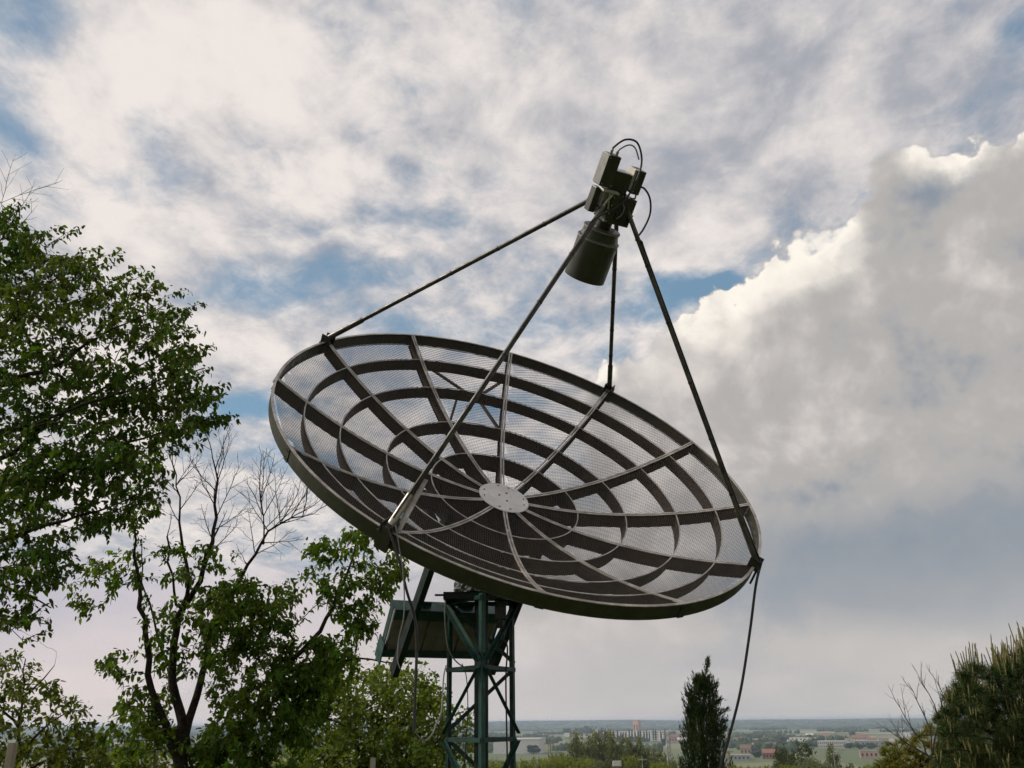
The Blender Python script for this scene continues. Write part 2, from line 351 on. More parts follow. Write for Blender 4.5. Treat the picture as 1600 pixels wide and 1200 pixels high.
# direction (in the dish plane) of the strands: the one that stands upright
sv = Vector((0, 0, 1)) - N * N.z; sv.normalize(); sdir = (sv.dot(U), sv.dot(V)); sper = (-sdir[1], sdir[0])
def petal(k):
    t0, t1 = th(k), th(k + 1); nr, na = 14, 6; vs, uvs, fs = [], [], []
    for layer, off in enumerate((0.0,)):
        b = len(vs)
        for i in range(nr + 1):
            r = .12 + (R0 - .004 - .12) * i / nr
            for j in range(na + 1):
                t = t0 + (t1 - t0) * (.004 + .992 * j / na); p = dv(r, t, off); vs.append(p)
                uvs.append((p.x * sper[0] + p.y * sper[1], p.x * sdir[0] + p.y * sdir[1]))
        fs += [(b + i * (na + 1) + j, b + i * (na + 1) + j + 1, b + (i + 1) * (na + 1) + j + 1, b + (i + 1) * (na + 1) + j) for i in range(nr) for j in range(na)]
    nflat = len(fs); pit, hh = .015, .0030
    for q_ in range(int(-R0 / pit), int(R0 / pit) + 1):
        y_ = q_ * pit; prev = None
        for x_ in np.arange(-R0, R0, .045):
            px_, py_ = x_ * sper[0] + y_ * sdir[0], x_ * sper[1] + y_ * sdir[1]; r_ = math.hypot(px_, py_); a_ = (math.atan2(py_, px_) - t1) % (2 * math.pi)
            if r_ < .14 or r_ > R0 - .01 or a_ > (t0 - t1): prev = None; continue
            z_ = DEP * (r_ / R0) ** 2 - .001; i_ = len(vs); vs += [Vector((px_, py_, z_)), Vector((px_, py_, z_ - hh))]; uvs += [(x_, y_), (x_, y_)]
            if prev is not None: fs.append((prev, i_, i_ + 1, prev + 1))
            prev = i_
    me = bpy.data.meshes.new('mesh_panel'); me.from_pydata(vs, [], fs); me.materials.append(meshm); me.materials.append(strand_m)
    for q_ in range(nflat, len(me.polygons)): me.polygons[q_].material_index = 1
    ul = me.uv_layers.new(name='UVMap')
    for lp in me.loops: ul.data[lp.index].uv = uvs[lp.vertex_index]
    o = bpy.data.objects.new('mesh_panel', me); C.objects.link(o); o.parent = dish; return o
for k in range(1, 13): petal(k)
# ribs: deep web behind the mesh, two light strips in front
def rib(k):
    t = th(k); m = MB(); f = MB(); nr = 18
    rad = Vector((math.cos(t), math.sin(t), 0)); tan = Vector((-math.sin(t), math.cos(t), 0))
    ps = [dv(.10 + (R0 - .10 - .003) * i / nr, t) for i in range(nr + 1)]
    for i in range(nr):
        a, b = ps[i], ps[i + 1]; up = Vector((0, 0, 1)); dep_ = lambda p: .082 + .055 * max(0.0, 1 - p.to_2d().length / .62); d0, d1 = dep_(a), dep_(b)
        for s_, w in ((0, .0016),):
            va = [a + tan * w - up * .006, a - tan * w - up * .006, a - tan * w - up * d0, a + tan * w - up * d0]
            vb = [b + tan * w - up * .006, b - tan * w - up * .006, b - tan * w - up * d1, b + tan * w - up * d1]
            m.add(va + vb, [(0, 4, 5, 1), (1, 5, 6, 2), (2, 6, 7, 3), (3, 7, 4, 0)])
        # lower flange
        m.add([a + tan * .011 - up * (d0 + .001), a - tan * .011 - up * (d0 + .001), a - tan * .011 - up * (d0 + .004), a + tan * .011 - up * (d0 + .004),
               b + tan * .011 - up * (d1 + .001), b - tan * .011 - up * (d1 + .001), b - tan * .011 - up * (d1 + .004), b + tan * .011 - up * (d1 + .004)],
              [(0, 4, 5, 1), (1, 5, 6, 2), (2, 6, 7, 3), (3, 7, 4, 0)])
        for c0, hw in ((.0085, .0055), (-.0085, .0055)):
            n = (b - a).cross(tan).normalized(); n = n if n.z > 0 else -n
            va = [a + tan * (c0 + hw) + n * .006, a + tan * (c0 - hw) + n * .006, a + tan * (c0 - hw) + n * .0012, a + tan * (c0 + hw) + n * .0012]
            vb = [b + tan * (c0 + hw) + n * .006, b + tan * (c0 - hw) + n * .006, b + tan * (c0 - hw) + n * .0012, b + tan * (c0 + hw) + n * .0012]
            f.add(va + vb, [(0, 4, 5, 1), (1, 5, 6, 2), (2, 6, 7, 3), (3, 7, 4, 0)])
    o = m.build('rib', alu, dish); f.build('rib_flange', edge_m, o, label='pale metal strip along the front of the rib')
    return o
for k in range(1, 13): rib(k)
def hoop(r, depth, w, mat, name, n=144, front=.0):
    m = MB(); z = DEP * (r / R0) ** 2
    m.lathe([(r - w, z - .004), (r + w, z - .004), (r + w, z - depth), (r - w, z - depth)], (0, 0, 0), (0, 0, 1), n, True)
    return m.build(name, mat, dish, smooth=False)
for q_ in RINGS:
    r = q_ * R0; o = hoop(r, {.315: .115, .512: .092}.get(q_, .082), .0014, alu, 'ring')
    z = DEP * q_ ** 2; f = MB(); f.lathe([(r - .0035, z + .004), (r + .0035, z + .004), (r + .0035, z + .0008), (r - .0035, z + .0008)], (0, 0, 0), (0, 0, 1), 144, True)
    f.build('ring_edge', edge_m, o)
# outer rim: a channel of twelve lengths bolted at the ribs
rim = hoop(R0 + .004, .078, .002, olive, 'rim')
z = DEP
f = MB(); f.lathe([(R0 - .008, z + .004), (R0 + .0075, z + .004), (R0 + .0075, z), (R0 - .008, z)], (0, 0, 0), (0, 0, 1), 144, True)
f.build('rim_lip', edge_m, rim)
f = MB(); f.lathe([(R0 - .004, z - .0785), (R0 + .0045, z - .0785), (R0 + .0045, z - .081), (R0 - .004, z - .081)], (0, 0, 0), (0, 0, 1), 144, True)
f.build('rim_flange', olive_d, rim)
for k in range(1, 13):
    if k in (1, 4, 7, 10): continue
    t = th(k); m = MB(); tan = Vector((-math.sin(t), math.cos(t), 0)); c = Vector((math.cos(t), math.sin(t), 0))
    m.box(c * (R0 + .008) + Vector((0, 0, z - .042)), c * .0018, tan * .022, Vector((0, 0, .04)))
    for s_ in (-.012, .012):
        for zz in (-.02, -.064): m.lathe([(0.0001, .006), (.0035, .006), (.0035, 0)], c * (R0 + .0098) + tan * s_ + Vector((0, 0, z + zz)), c, 6)
    m.build('splice_plate', olive, rim)
# hub plate
m = MB(); m.lathe([(.0001, .020), (.05, .0195), (.11, .0175), (.158, .0155), (.162, .012), (.158, .006), (.0001, .006)], (0, 0, 0), (0, 0, 1), 40)
hubo = m.build('hub_plate', hubm, dish, smooth=True)
for i in range(12):
    a = th(i + 1) + .26
    if i % 3 != 1: m = MB(); m.box((.132 * math.cos(a), .132 * math.sin(a), .0172), (.007 * math.cos(a + 1.2), .007 * math.sin(a + 1.2), 0), (-.003 * math.sin(a + 1.2), .003 * math.cos(a + 1.2), 0), (0, 0, .0015)); m.build('slot', black, hubo)
for x_, y_ in ((.03, .012), (-.035, .03), (.01, -.05)): m = MB(); m.lathe([(.0001, .004), (.006, .004), (.006, 0)], (x_, y_, .019), (0, 0, 1), 8); m.build('bolt', black, hubo)
m = MB(); m.lathe([(.0001, .0), (.15, 0), (.15, -.11), (.07, -.13), (.07, -.24), (.0001, -.24)], (0, 0, 0), (0, 0, 1), 32); m.build('hub_drum', alu, dish, smooth=True)
# truss stays behind the upper petals
def behind(x, y, zz):                # where a sight line meets the level zz behind the dish
    o_ = DM.inverted() @ EYE; d_ = (DM.inverted().to_3x3() @ ray(x, y)); return o_ + d_ * ((zz - o_.z) / d_.z)
for (x0, y0), (x1, y1) in (((664, 570), (744, 624)), ((797, 588), (750, 618)), ((743, 618), (779, 670)), ((716, 616), (704, 656))):
    m = MB(); m.bar(behind(x0, y0, .045), behind(x1, y1, .025), .018, .018); m.build('rear_stay', alu, dish)

# four feed struts, clamps and cable ties
TOP = 1.93
for k in (1, 4, 7, 10):
    t = th(k); c = Vector((math.cos(t), math.sin(t), 0)); tan = Vector((-math.sin(t), math.cos(t), 0))
    a = c * (R0 - .004) + Vector((0, 0, z + .03)); b = c * .095 + Vector((0, 0, TOP))
    m = MB(); m.tube([a, b], .0135, 10); st = m.build('strut', strutm, dish, smooth=True)
    d = (b - a).normalized()
    for q_ in (.17, .33, .49, .66, .82): 
        m = MB(); p = a + (b - a) * (q_ + .01 * k % .05); m.tube([p, p + d * .010], .0152, 10); m.build('clamp', black, st)
    m = MB(); m.tube([a + d * (.17 if k == 10 else .3), a + d * 0.0], .018, 10); m.build('strut_sleeve', edge_m if k == 10 else strutm, st, smooth=True)
    # rim bracket
    m = MB()
    m.box(c * (R0 + .022) + Vector((0, 0, z - .035)), c * .006, tan * .036, Vector((0, 0, .062)), .002)
    for s_ in (-1, 1):
        m.box(c * (R0 - .002) + tan * (.027 * s_) + Vector((0, 0, z + .018)), c * .034, tan * .003, Vector((0, 0, .03)), .001)
        m.tube([c * (R0 - .002) + tan * (.036 * s_) + Vector((0, 0, z + .03)), c * (R0 - .002) + tan * (.024 * s_) + Vector((0, 0, z + .03))], .009, 6)
    m.box(c * (R0 + .0) + Vector((0, 0, z - .008)), c * .03, tan * .045, Vector((0, 0, .004)), .001)
    m.build('rim_bracket', olive_d, dish)
    if k == 10:
        m = MB(); p0 = c * (R0 - .015) + tan * .04 + Vector((0, 0, z + .006)); p1 = a + d * .27 + tan * .02
        m.bar(p0, p1, .03, .004, up=c); m.build('brace_plate', edge_m, dish)

# feed: horn, collar, amplifier boxes. local frame F: x along the level axis, y up the dish, z along the dish axis
hl = Vector((H.dot(U), H.dot(V), 0)).normalized(); wl = Vector((W.dot(U), W.dot(V), 0)).normalized(); nl = Vector((0, 0, 1))
def FP(x, y, t): return hl * x + wl * y + nl * t
horn = MB(); horn.lathe([(.110, 1.49), (.116, 1.49), (.116, 1.495), (.1165, 1.722), (.110, 1.73), (.102, 1.732), (.101, 1.786), (.03, 1.788), (.03, 1.782), (.095, 1.782), (.110, 1.72)], (0, 0, 0), nl, 48, True)
horn_o = horn.build('feed_horn', olive_d, dish, smooth=True)
m = MB(); m.lathe([(.1168, 1.715), (.1195, 1.715), (.1195, 1.723), (.1168, 1.723)], (0, 0, 0), nl, 48, True); m.lathe([(.1016, 1.775), (.1055, 1.775), (.1055, 1.783), (.1016, 1.783)], (0, 0, 0), nl, 48, True)
m.build('horn_collar', boxg, horn_o, smooth=True)
m = MB(); m.lathe([(.0001, 1.78), (.045, 1.78), (.045, 1.826), (.0001, 1.826)], (0, 0, 0), nl, 24); m.build('waveguide_neck', olive_d, horn_o, smooth=True)
def fbox(x0, x1, y0, y1, t0, t1, name, mat, par=None, ch=.004, **kw):
    m = MB(); m.box(FP((x0 + x1) / 2, (y0 + y1) / 2, (t0 + t1) / 2), hl * (x1 - x0) / 2, wl * (y1 - y0) / 2, nl * (t1 - t0) / 2, ch); return m.build(name, mat, par or dish, **kw)
feed_mount = fbox(-.05, .10, -.085, .06, 1.835, 1.99, 'feed_mount_box', olive_d)
fbox(0.0, .055, -.089, -.0855, 1.86, 1.965, 'cover_plate', black, feed_mount, .001)
for i in range(4):
    for j in range(2): m = MB(); m.lathe([(.0001, .004), (.004, .004), (.004, 0)], FP(-.042 + .134 * j, -.0855, 1.846 + i * .044), -wl, 6); m.build('screw', boltm, feed_mount)
m = MB(); m.tube(smooth_path([FP(.01, -.092, 1.87), FP(.028, -.10, 1.90), FP(.028, -.10, 1.94), FP(.01, -.092, 1.96)]), .0035, 6); m.build('handle', boxg, feed_mount)
fbox(-.145, -.108, -.05, .01, 1.865, 2.0, 'side_box', olive_d)
m = MB(); m.box(FP(-.078, -.03, 1.93), hl * .018, wl * .03, nl * .065, .004); m.box(FP(-.07, -.06, 2.0), hl * .05, wl * .03, nl * .006, .002)
m.tube([FP(-.095, -.07, 1.86), FP(-.08, -.085, 1.94), FP(-.05, -.08, 2.0)], .007, 8); m.tube([FP(-.065, -.07, 1.85), FP(-.055, -.085, 1.91), FP(-.075, -.08, 2.0)], .005, 8); m.build('coax_relay', boxl, dish, label='pale coaxial relay block between the boxes')
amp = fbox(-.145, -.075, -.075, .015, 2.015, 2.185, 'amplifier_box', olive_d)
fbox(-.1495, -.1455, -.073, .013, 2.02, 2.18, 'box_lid', boxg, amp, .001)
fbox(-.074, .038, -.05, .04, 1.992, 2.105, 'middle_box', olive_d)
fbox(-.073, .028, -.049, .038, 2.1055, 2.112, 'middle_lid', boxl)
rb = fbox(.055, .105, -.065, .04, 2.015, 2.145, 'converter_box', olive_d)
fbox(.039, .0545, -.055, .04, 2.03, 2.143, 'box_lid', boxl, rb, .001)
m = MB()
for bb, x0, x1, t0, t1, yy in ((amp, -.138, -.082, 2.03, 2.17, -.0755), (rb, .062, .098, 2.03, 2.13, -.0655)):
    for xx in (x0, x1):
        for tt in (t0, t1): m = MB(); m.lathe([(.0001, .003), (.0035, .003), (.0035, 0)], FP(xx, yy, tt), -wl, 6); m.build('screw', boltm, bb)
m = MB(); m.lathe([(.0001, .002), (.05, .002), (.05, 0)], FP(0, 0, 2.0), nl, 6); m.tube([FP(.02, -.087, 1.99), FP(.0, -.095, 2.03), FP(-.02, -.08, 2.06)], .006, 6); m.tube([FP(.06, -.07, 1.99), FP(.08, -.085, 2.0), FP(.085, -.07, 2.02)], .005, 6); m.build('hose_stub', black, dish)
m = MB(); m.box(FP(.0, 0, 1.905), hl * .105, wl * .09, nl * .004, .001)
for k in (1, 4, 7, 10):
    t = th(k); c = Vector((math.cos(t), math.sin(t), 0)); m.box(c * .09 + nl * 1.925, c * .02, Vector((-c.y, c.x, 0)) * .016, nl * .02, .002)
m.build('strut_ring', olive_d, dish)
# connectors + loops of coax over the boxes (rigidly clipped: parts of the dish)
def strut_pt(k, q_, side=0.0, out=0.02):
    t = th(k); c = Vector((math.cos(t), math.sin(t), 0)); tan = Vector((-math.sin(t), math.cos(t), 0))
    a = c * (R0 - .004) + Vector((0, 0, z + .03)); b = c * .095 + Vector((0, 0, TOP)); return a + (b - a) * q_ + tan * side + c * out * .7 + nl * out * .3
m = MB()
m.tube(smooth_path([FP(-.122, -.03, 2.19), FP(-.118, -.03, 2.22), FP(-.075, -.04, 2.275), FP(-.01, -.05, 2.28), FP(.035, -.07, 2.22), FP(.04, -.10, 2.15), FP(.02, -.125, 2.06), FP(-.02, -.14, 1.96), strut_pt(10, .94, .0, .02), strut_pt(10, .88, 0, .018), strut_pt(10, .6, 0, .018), strut_pt(10, .3, 0, .018), strut_pt(10, .02, .0, .03)]), .0055, 7)
m.build('coax_cable', black, dish, smooth=True)
m = MB(); m.tube(smooth_path([FP(-.09, -.035, 2.19), FP(-.085, -.04, 2.22), FP(-.05, -.05, 2.255), FP(-.01, -.055, 2.25), FP(.025, -.075, 2.20)]), .004, 7); m.build('jumper_cable', boxg, dish, smooth=True)
m = MB()
for x_, y_ in ((-.122, -.03), (-.09, -.035)): m.lathe([(.009, 0), (.009, .022), (.006, .03), (.0001, .03)], FP(x_, y_, 2.183), nl, 10)
m.build('connectors', boltm, amp)
m = MB(); m.tube(smooth_path([FP(.105, -.02, 2.055), FP(.145, -.03, 2.055), FP(.20, -.03, 2.01), FP(.235, -.03, 1.93), FP(.23, -.03, 1.84), FP(.215, -.02, 1.77), strut_pt(7, .91, 0, .02), strut_pt(7, .86, 0, .018), strut_pt(7, .5, 0, .018), strut_pt(7, .2, 0, .018), strut_pt(7, .0, 0, .03)]), .0055, 7)
m.build('coax_cable', black, dish, smooth=True)
# mounting frame and counterweight arms behind the dish, along the dish axis
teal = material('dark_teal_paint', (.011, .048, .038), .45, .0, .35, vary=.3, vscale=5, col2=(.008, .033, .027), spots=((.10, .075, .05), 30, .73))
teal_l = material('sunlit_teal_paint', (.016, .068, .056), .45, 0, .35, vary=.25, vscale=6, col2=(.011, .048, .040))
dark_t = material('blackish_green_paint', (.007, .014, .013), .5, 0, .25, vary=.3, vscale=5)
slab = material('beige_concrete', (.13, .12, .09), .85, vary=.2, vscale=5, col2=(.13, .12, .095), bump=.3)

# arms
AL, AR, AB = -.44, .22, -.21
for a_, t1 in ((AL, -1.21), (AR, -1.18)):
    m = MB(); p0, p1 = FP(a_, AB, .02), FP(a_, AB, t1); d = (p1 - p0)
    m.box((p0 + p1) / 2, hl * .003, wl * .032, d / 2); m.box((p0 + p1) / 2 + hl * .0155 + wl * .035, hl * .0185, wl * .003, d / 2); m.box((p0 + p1) / 2 + hl * .0155 - wl * .035, hl * .0185, wl * .003, d / 2)
    m.build('counterweight_arm', dark_t, dish)
m = MB()
for b_ in (-.21, .18): m.bar(FP(AL - .02, b_ + .04, -.16), FP(AR + .02, b_ + .04, -.16), .05, .05, up=nl)
for a_ in (AL, AR): m.bar(FP(a_ + .03, -.2, -.20), FP(a_ + .03, .25, -.20), .045, .045, up=nl)
m.bar(FP(-.11, -.2, -.26), FP(-.11, .24, -.26), .09, .06, up=nl)
m.build('back_frame', dark_t, dish)
# counterweight: concrete slabs in a steel channel tray
cw = MB(); 
def CW(a, s, o): return FP(a, .035 - .05 * s - o, -.86 - .34 * s)       # s: down the tray, o: thickness towards the ground
X0, X1 = -.475, .27
sl = MB()
for i in range(3):
    xa = X0 + .02 + (X1 - X0 - .04) * i / 3 + .004; xb = X0 + .02 + (X1 - X0 - .04) * (i + 1) / 3 - .004
    A_, B_ = CW(0, .08, .02), CW(0, .92, .02); d = (B_ - A_) / 2; nn = d.cross(hl).normalized()
    sl.box(hl * ((xa + xb) / 2) + (A_ + B_) / 2, hl * (xb - xa) / 2, d, nn * .03, .004)
slo = sl.build('ballast_slab', slab, dish)
d = (CW(0, 1, 0) - CW(0, 0, 0)).normalized(); nn = d.cross(hl).normalized()
if nn.dot(wl) > 0: nn = -nn                                                 # nn points to the ground side
m = MB()
for s_, wdt, fw_ in ((0.0, .06, .032), (1.0, .045, .02)):
    c = CW((X0 + X1) / 2, s_, .02); sg = 1 if s_ == 0 else -1
    m.box(c, hl * (X1 - X0) / 2, d * .004, nn * wdt, .001)
    m.box(c + d * (sg * (fw_ + .004)) + nn * (wdt - .004), hl * (X1 - X0) / 2, d * fw_, nn * .003)
    m.box(c + d * (sg * .022) - nn * (wdt - .004), hl * (X1 - X0) / 2, d * .018, nn * .003)
    if s_ == 0:
        for xx in (X0 + .2, X1 - .25): m.box(c - d * .0195 + hl * (xx - (X0 + X1) / 2), hl * .055, d * .015, nn * .003, .001)
for xx in (X0 - .003, X1 + .003):
    m.box(CW(xx, .5, .02), hl * .003, d * .175, nn * .030, .001)
m.build('counterweight_tray', teal, dish)
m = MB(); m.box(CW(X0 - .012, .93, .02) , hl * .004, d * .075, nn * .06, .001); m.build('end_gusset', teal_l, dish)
# ------------------------------------------------------------------ the lattice mast
TX, TY = at(752, 1000, 6.05).x, 6.05
TOPZ = at(752, 934, 6.05).z
mast = empty('lattice_mast', (TX, TY, 0), label='dark green triangular steel lattice mast under the dish with a thick centre pipe', cat='mast')
def TL(k, s=1.0):
    a = (-90, 150, 30)[k]; r = .236 * s
    return Vector((r * math.cos(math.radians(a + 3)), r * math.sin(math.radians(a + 3)), 0))
for k in range(3):
    m = MB(); p = TL(k); c = -p.normalized(); m.angle(p + Vector((0, 0, -.2)), p + Vector((0, 0, TOPZ)), .026, .004, c, Quaternion((0, 0, 1), math.radians(45)) @ c)
    m.tube([p + Vector((0, 0, -.2)), p + Vector((0, 0, TOPZ))], .007, 8)
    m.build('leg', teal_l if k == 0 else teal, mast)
PH = .403; zl = [TOPZ - .012 - PH * i for i in range(0, 7)]
for i, zz in enumerate(zl):
    for k in range(3):
        a, b = TL(k), TL((k + 1) % 3); m = MB(); out = ((a + b) / 2).normalized()
        m.angle(a + Vector((0, 0, zz)) + out * .012, b + Vector((0, 0, zz)) + out * .012, .022, .003, (0, 0, -1), -out); m.build('horizontal_brace', teal, mast)
        if i + 1 < len(zl):
            z0, z1 = zz - .02, zl[i + 1] + .02
            lr = (k == 0) == (i % 2 == 0) if k != 1 else i % 2 == 0
            pa, pb = (b, a) if (k in (0,) and i % 2 == 0) or (k == 1 and i % 2) or (k == 2 and i % 2) else (a, b)
            m = MB(); w_ = .03 if (k == 0 and i == 0) else .022
            m.angle(pa + Vector((0, 0, z0)) + out * .02, pb + Vector((0, 0, z1)) + out * .02, w_, .003, out, (0, 0, 1)); m.build('diagonal_brace', teal, mast)
m = MB(); m.tube([(0, 0.02, -.2), (0, .02, TOPZ + .12)], .043, 20); m.build('centre_pipe', dark_t, mast, smooth=True)
m = MB(); m.box((0, .02, TOPZ + .010), (.225, 0, 0), (0, .20, 0), (0, 0, .006), .001)
for sx in (-1, 1): m.box((sx * .222, .02, TOPZ - .012), (.003, 0, 0), (0, .20, 0), (0, 0, .014))
m.box((0, -.178, TOPZ - .012), (.219, 0, 0), (0, .003, 0), (0, 0, .014)); m.box((-.235, -.12, TOPZ + .004), (.045, 0, 0), (0, .02, 0), (0, 0, .004)); m.build('top_plate', dark_t, mast)
# rotator wrapped in crumpled dark cover, motor, clamps
import bmesh
from mathutils import noise as mn
bm = bmesh.new(); bmesh.ops.create_icosphere(bm, subdivisions=4, radius=1)
for v in bm.verts:
    n = v.co.normalized(); k = 1 + .22 * mn.noise(n * 2.3) + .10 * mn.noise(n * 6.1) + .05 * mn.noise(n * 13)
    v.co = Vector((n.x * .15 * k, n.y * .13 * k, max(-.035, n.z * .11 * k)))
me = bpy.data.meshes.new('rotator_cover'); bm.to_mesh(me); bm.free(); me.materials.append(material('crumpled_grey_cover', (.075, .08, .08), .6, 0, vary=.4, vscale=8, col2=(.035, .04, .04), bump=.5, bscale=30))
o = bpy.data.objects.new('rotator_cover', me); C.objects.link(o); o.parent = mast; o.location = (-.015, -.05, TOPZ + .055)
m = MB(); m.box((.12, -.05, TOPZ - .085), (.035, 0, 0), (0, .035, 0), (0, 0, .055), .004); m.lathe([(.0001, -.05), (.022, -.05), (.026, 0), (.0001, 0)], (.12, -.05, TOPZ - .14), (0, 0, 1), 16); m.build('motor', black, mast)
m = MB(); m.bar((.03, .0, TOPZ + .02), Vector(DM @ FP(-.02, -.10, -.2)) - Vector((TX, TY, 0)), .07, .06); m.bar((.0, .02, TOPZ + .12), Vector(DM @ FP(-.11, .02, -.24)) - Vector((TX, TY, 0)), .08, .07); m.build('head_bracket', dark_t, mast)
m = MB(); m.tube(smooth_path([(.13, -.05, TOPZ - .17), (.12, -.07, TOPZ - .25), (.16, -.06, TOPZ - .3), (.15, -.03, TOPZ - .5), (.155, -.03, TOPZ - 1.0), (.15, -.02, TOPZ - 1.6)]), .005, 6)
m.tube(smooth_path([(.1, -.07, TOPZ - .15), (.07, -.1, TOPZ - .22), (.1, -.09, TOPZ - .3), (.14, -.05, TOPZ - .24), (.12, -.04, TOPZ - .14)]), .004, 6); m.build('mast_cable', black, mast)
m = MB(); m.tube(smooth_path([(-.21, -.15, TOPZ + .01), (-.215, -.17, TOPZ - .12), (-.20, -.17, TOPZ - .28), (-.17, -.14, TOPZ - .36), (-.1, -.1, TOPZ - .42), (.0, -.06, TOPZ - .44)]), .0045, 6); m.build('control_cable', boxg, mast)
m = MB(); m.tube([Vector((-.02 + .018 * math.cos(a), -.19 , TOPZ + .055 + .035 * math.sin(a))) for a in np.linspace(0, 6.6, 24)], .003, 6); m.tube([Vector((-.005 + .016 * math.cos(a), -.195 , TOPZ + .05 + .032 * math.sin(a))) for a in np.linspace(0, 6.6, 24)], .003, 6); m.build('wire_coil', boltm, mast)
# hanging cables (loose, so things of their own)
def cable(pts, r, mat, label, name='hanging_cable', n=12):
    P = smooth_path(pts, n); o0 = P[-1].copy(); m = MB(); m.tube([p - o0 for p in P], r, 7); return m.build(name, mat, smooth=True, loc=o0, label=label, cat='cable')
p7 = DM @ strut_pt(7, 0.0, 0, .04)
cable([p7, at(1181, 915, p7.y), at(1172, 985, p7.y + .02), at(1158, 1075, p7.y + .03), at(1141, 1145, p7.y + .05), at(1124, 1205, p7.y + .05), at(1100, 1290, p7.y + .1)], .0075, black, 'black cable hanging from the right side of the dish rim down past the cypress')
p10 = DM @ strut_pt(10, 0.0, 0, .05)
cable([p10, at(622, 870, p10.y), at(636, 925, p10.y + .02), at(648, 965, p10.y + .05), at(651, 1010, p10.y + .06), at(649, 1080, p10.y + .06), at(647, 1142, p10.y + .06)], .0065, black, 'black cable hanging straight down from the dish in front of the ballast')
cable([p10 + Vector((.04, 0, 0)), at(630, 900, p10.y), at(631, 960, p10.y), at(623, 1000, p10.y + .02), at(621, 1030, p10.y + .02), at(625, 1045, p10.y + .02)], .003, boxg, 'thin grey wire dangling from the dish rim beside the ballast arm')
cable([at(647, 1142, p10.y + .06), at(655, 1152, p10.y + .1), at(665, 1157, p10.y + .14), at(676, 1146, p10.y + .2), at(682, 1130, p10.y + .25), at(690, 1110, p10.y + .35), at(693, 1060, p10.y + .5), at(697, 1040, p10.y + .6)], .0038, boxg, 'grey cable looping from the black one up to the mast brace')
cable([at(722, 1037, 6.0), at(729, 1060, 6.0), at(731, 1110, 6.0), at(728, 1160, 6.0), at(724, 1210, 6.0)], .003, black, 'thin black cable hanging inside the mast below the middle brace')
# ------------------------------------------------------------------ terrain: the camera stands on a hill above a wide plain
PLAIN = -45.0
def sstep(x, a, b):
    t = np.clip((x - a) / (b - a), 0, 1); return t * t * (3 - 2 * t)
def gz(x, y):
    d = np.hypot(x, y); a = np.arctan2(x, y)
    z = PLAIN * sstep(d, 12, 400)
    hill = 36 + 7 * np.sin(a * 9 + 1.0) + 5 * np.sin(a * 23 + .4) + 3 * np.sin(a * 51 + 2)
    z = z + sstep(d, 6200, 9500) * hill + .35 * sstep(d, 6200, 9500) * (sstep(d, 10000, 16000)) * hill
    return z
na, rad = 360, np.concatenate([[0.001], np.geomspace(2, 24000, 110)])
A_, R_ = np.meshgrid(np.linspace(0, 2 * np.pi, na, endpoint=False), rad); X = (R_ * np.sin(A_)); Y = (R_ * np.cos(A_)); Z = gz(X, Y)
Z = Z + np.where(R_ < 400, .06 * np.sin(X * .9) * np.cos(Y * .7), 0)
VV = np.stack([X.ravel(), Y.ravel(), Z.ravel()], 1); i, j = np.meshgrid(np.arange(len(rad) - 1), np.arange(na), indexing='ij'); j2 = (j + 1) % na
FF = np.stack([i * na + j, i * na + j2, (i + 1) * na + j2, (i + 1) * na + j], -1).reshape(-1, 4)[:, ::-1]
def ground_material():
    m = bpy.data.materials.new('fields_and_grass'); m.use_nodes = True; nt = m.node_tree; nt.nodes.clear(); q = G(nt)
    out = nt.nodes.new('ShaderNodeOutputMaterial'); b = nt.nodes.new('ShaderNodeBsdfPrincipled'); nt.links.new(b.outputs[0], out.inputs[0]); b.inputs['Roughness'].default_value = .9
    P = q.n('ShaderNodeNewGeometry', out=0); D2 = q.v('LENGTH', P, out=1)
    st = q.v('MULTIPLY', P, (.0050, .0026, 0.0)); vo = q.n('ShaderNodeTexVoronoi', {'Vector': q.n('ShaderNodeMapping', {0: st, 2: (0, 0, .3)}), 'Scale': 1.0, 'Randomness': .8}, 1)
    s2 = nt.nodes.new('ShaderNodeSeparateColor'); nt.links.new(vo, s2.inputs[0])
    r = nt.nodes.new('ShaderNodeValToRGB'); r.color_ramp.interpolation = 'CONSTANT'
    cols = [(0, (.085, .115, .042)), (.3, (.11, .135, .055)), (.5, (.065, .09, .035)), (.62, (.16, .165, .085)), (.78, (.27, .235, .16)), (.88, (.10, .12, .045))]
    e = r.color_ramp.elements
    while len(e) < len(cols): e.new(.5)
    for el, (p, c) in zip(e, cols): el.position = p; el.color = (*c, 1)
    nt.links.new(s2.outputs[0], r.inputs[0])
    wood = q.mix(q.ss(q.noise(q.v('MULTIPLY', P, (.004, .004, .004)), 1.0, 6, .6), .4, .6), (.022, .04, .016, 1), (.05, .075, .03, 1))
    c = q.mix(q.ss(D2, 5800, 6900), r.outputs[0], wood)
    gr = q.mix(q.ss(q.noise(q.v('MULTIPLY', P, (1, 1, 1)), 3.0, 6, .7), .35, .65), (.045, .075, .02, 1), (.09, .105, .035, 1))
    c = q.mix(q.ss(D2, 350, 600), gr, c); nt.links.new(c, b.inputs['Base Color']); return m
np_mesh('ground', VV, FF, ground_material(), smooth=True)['kind'] = 'structure'
def on_plain(x, y):                  # where a sight line meets the plain
    d = ray(x, y); t = (PLAIN - EYE.z) / d.z; return EYE + d * t
def wall_mat(n, c, c2=None): return material(n, c, .8, vary=.1, vscale=.2, col2=c2)
pale = wall_mat('pale_render', (.52, .50, .47)); tan_w = wall_mat('tan_render', (.42, .32, .25)); pink = wall_mat('salmon_render', (.48, .30, .24)); grey = wall_mat('grey_sheet', (.33, .33, .33))
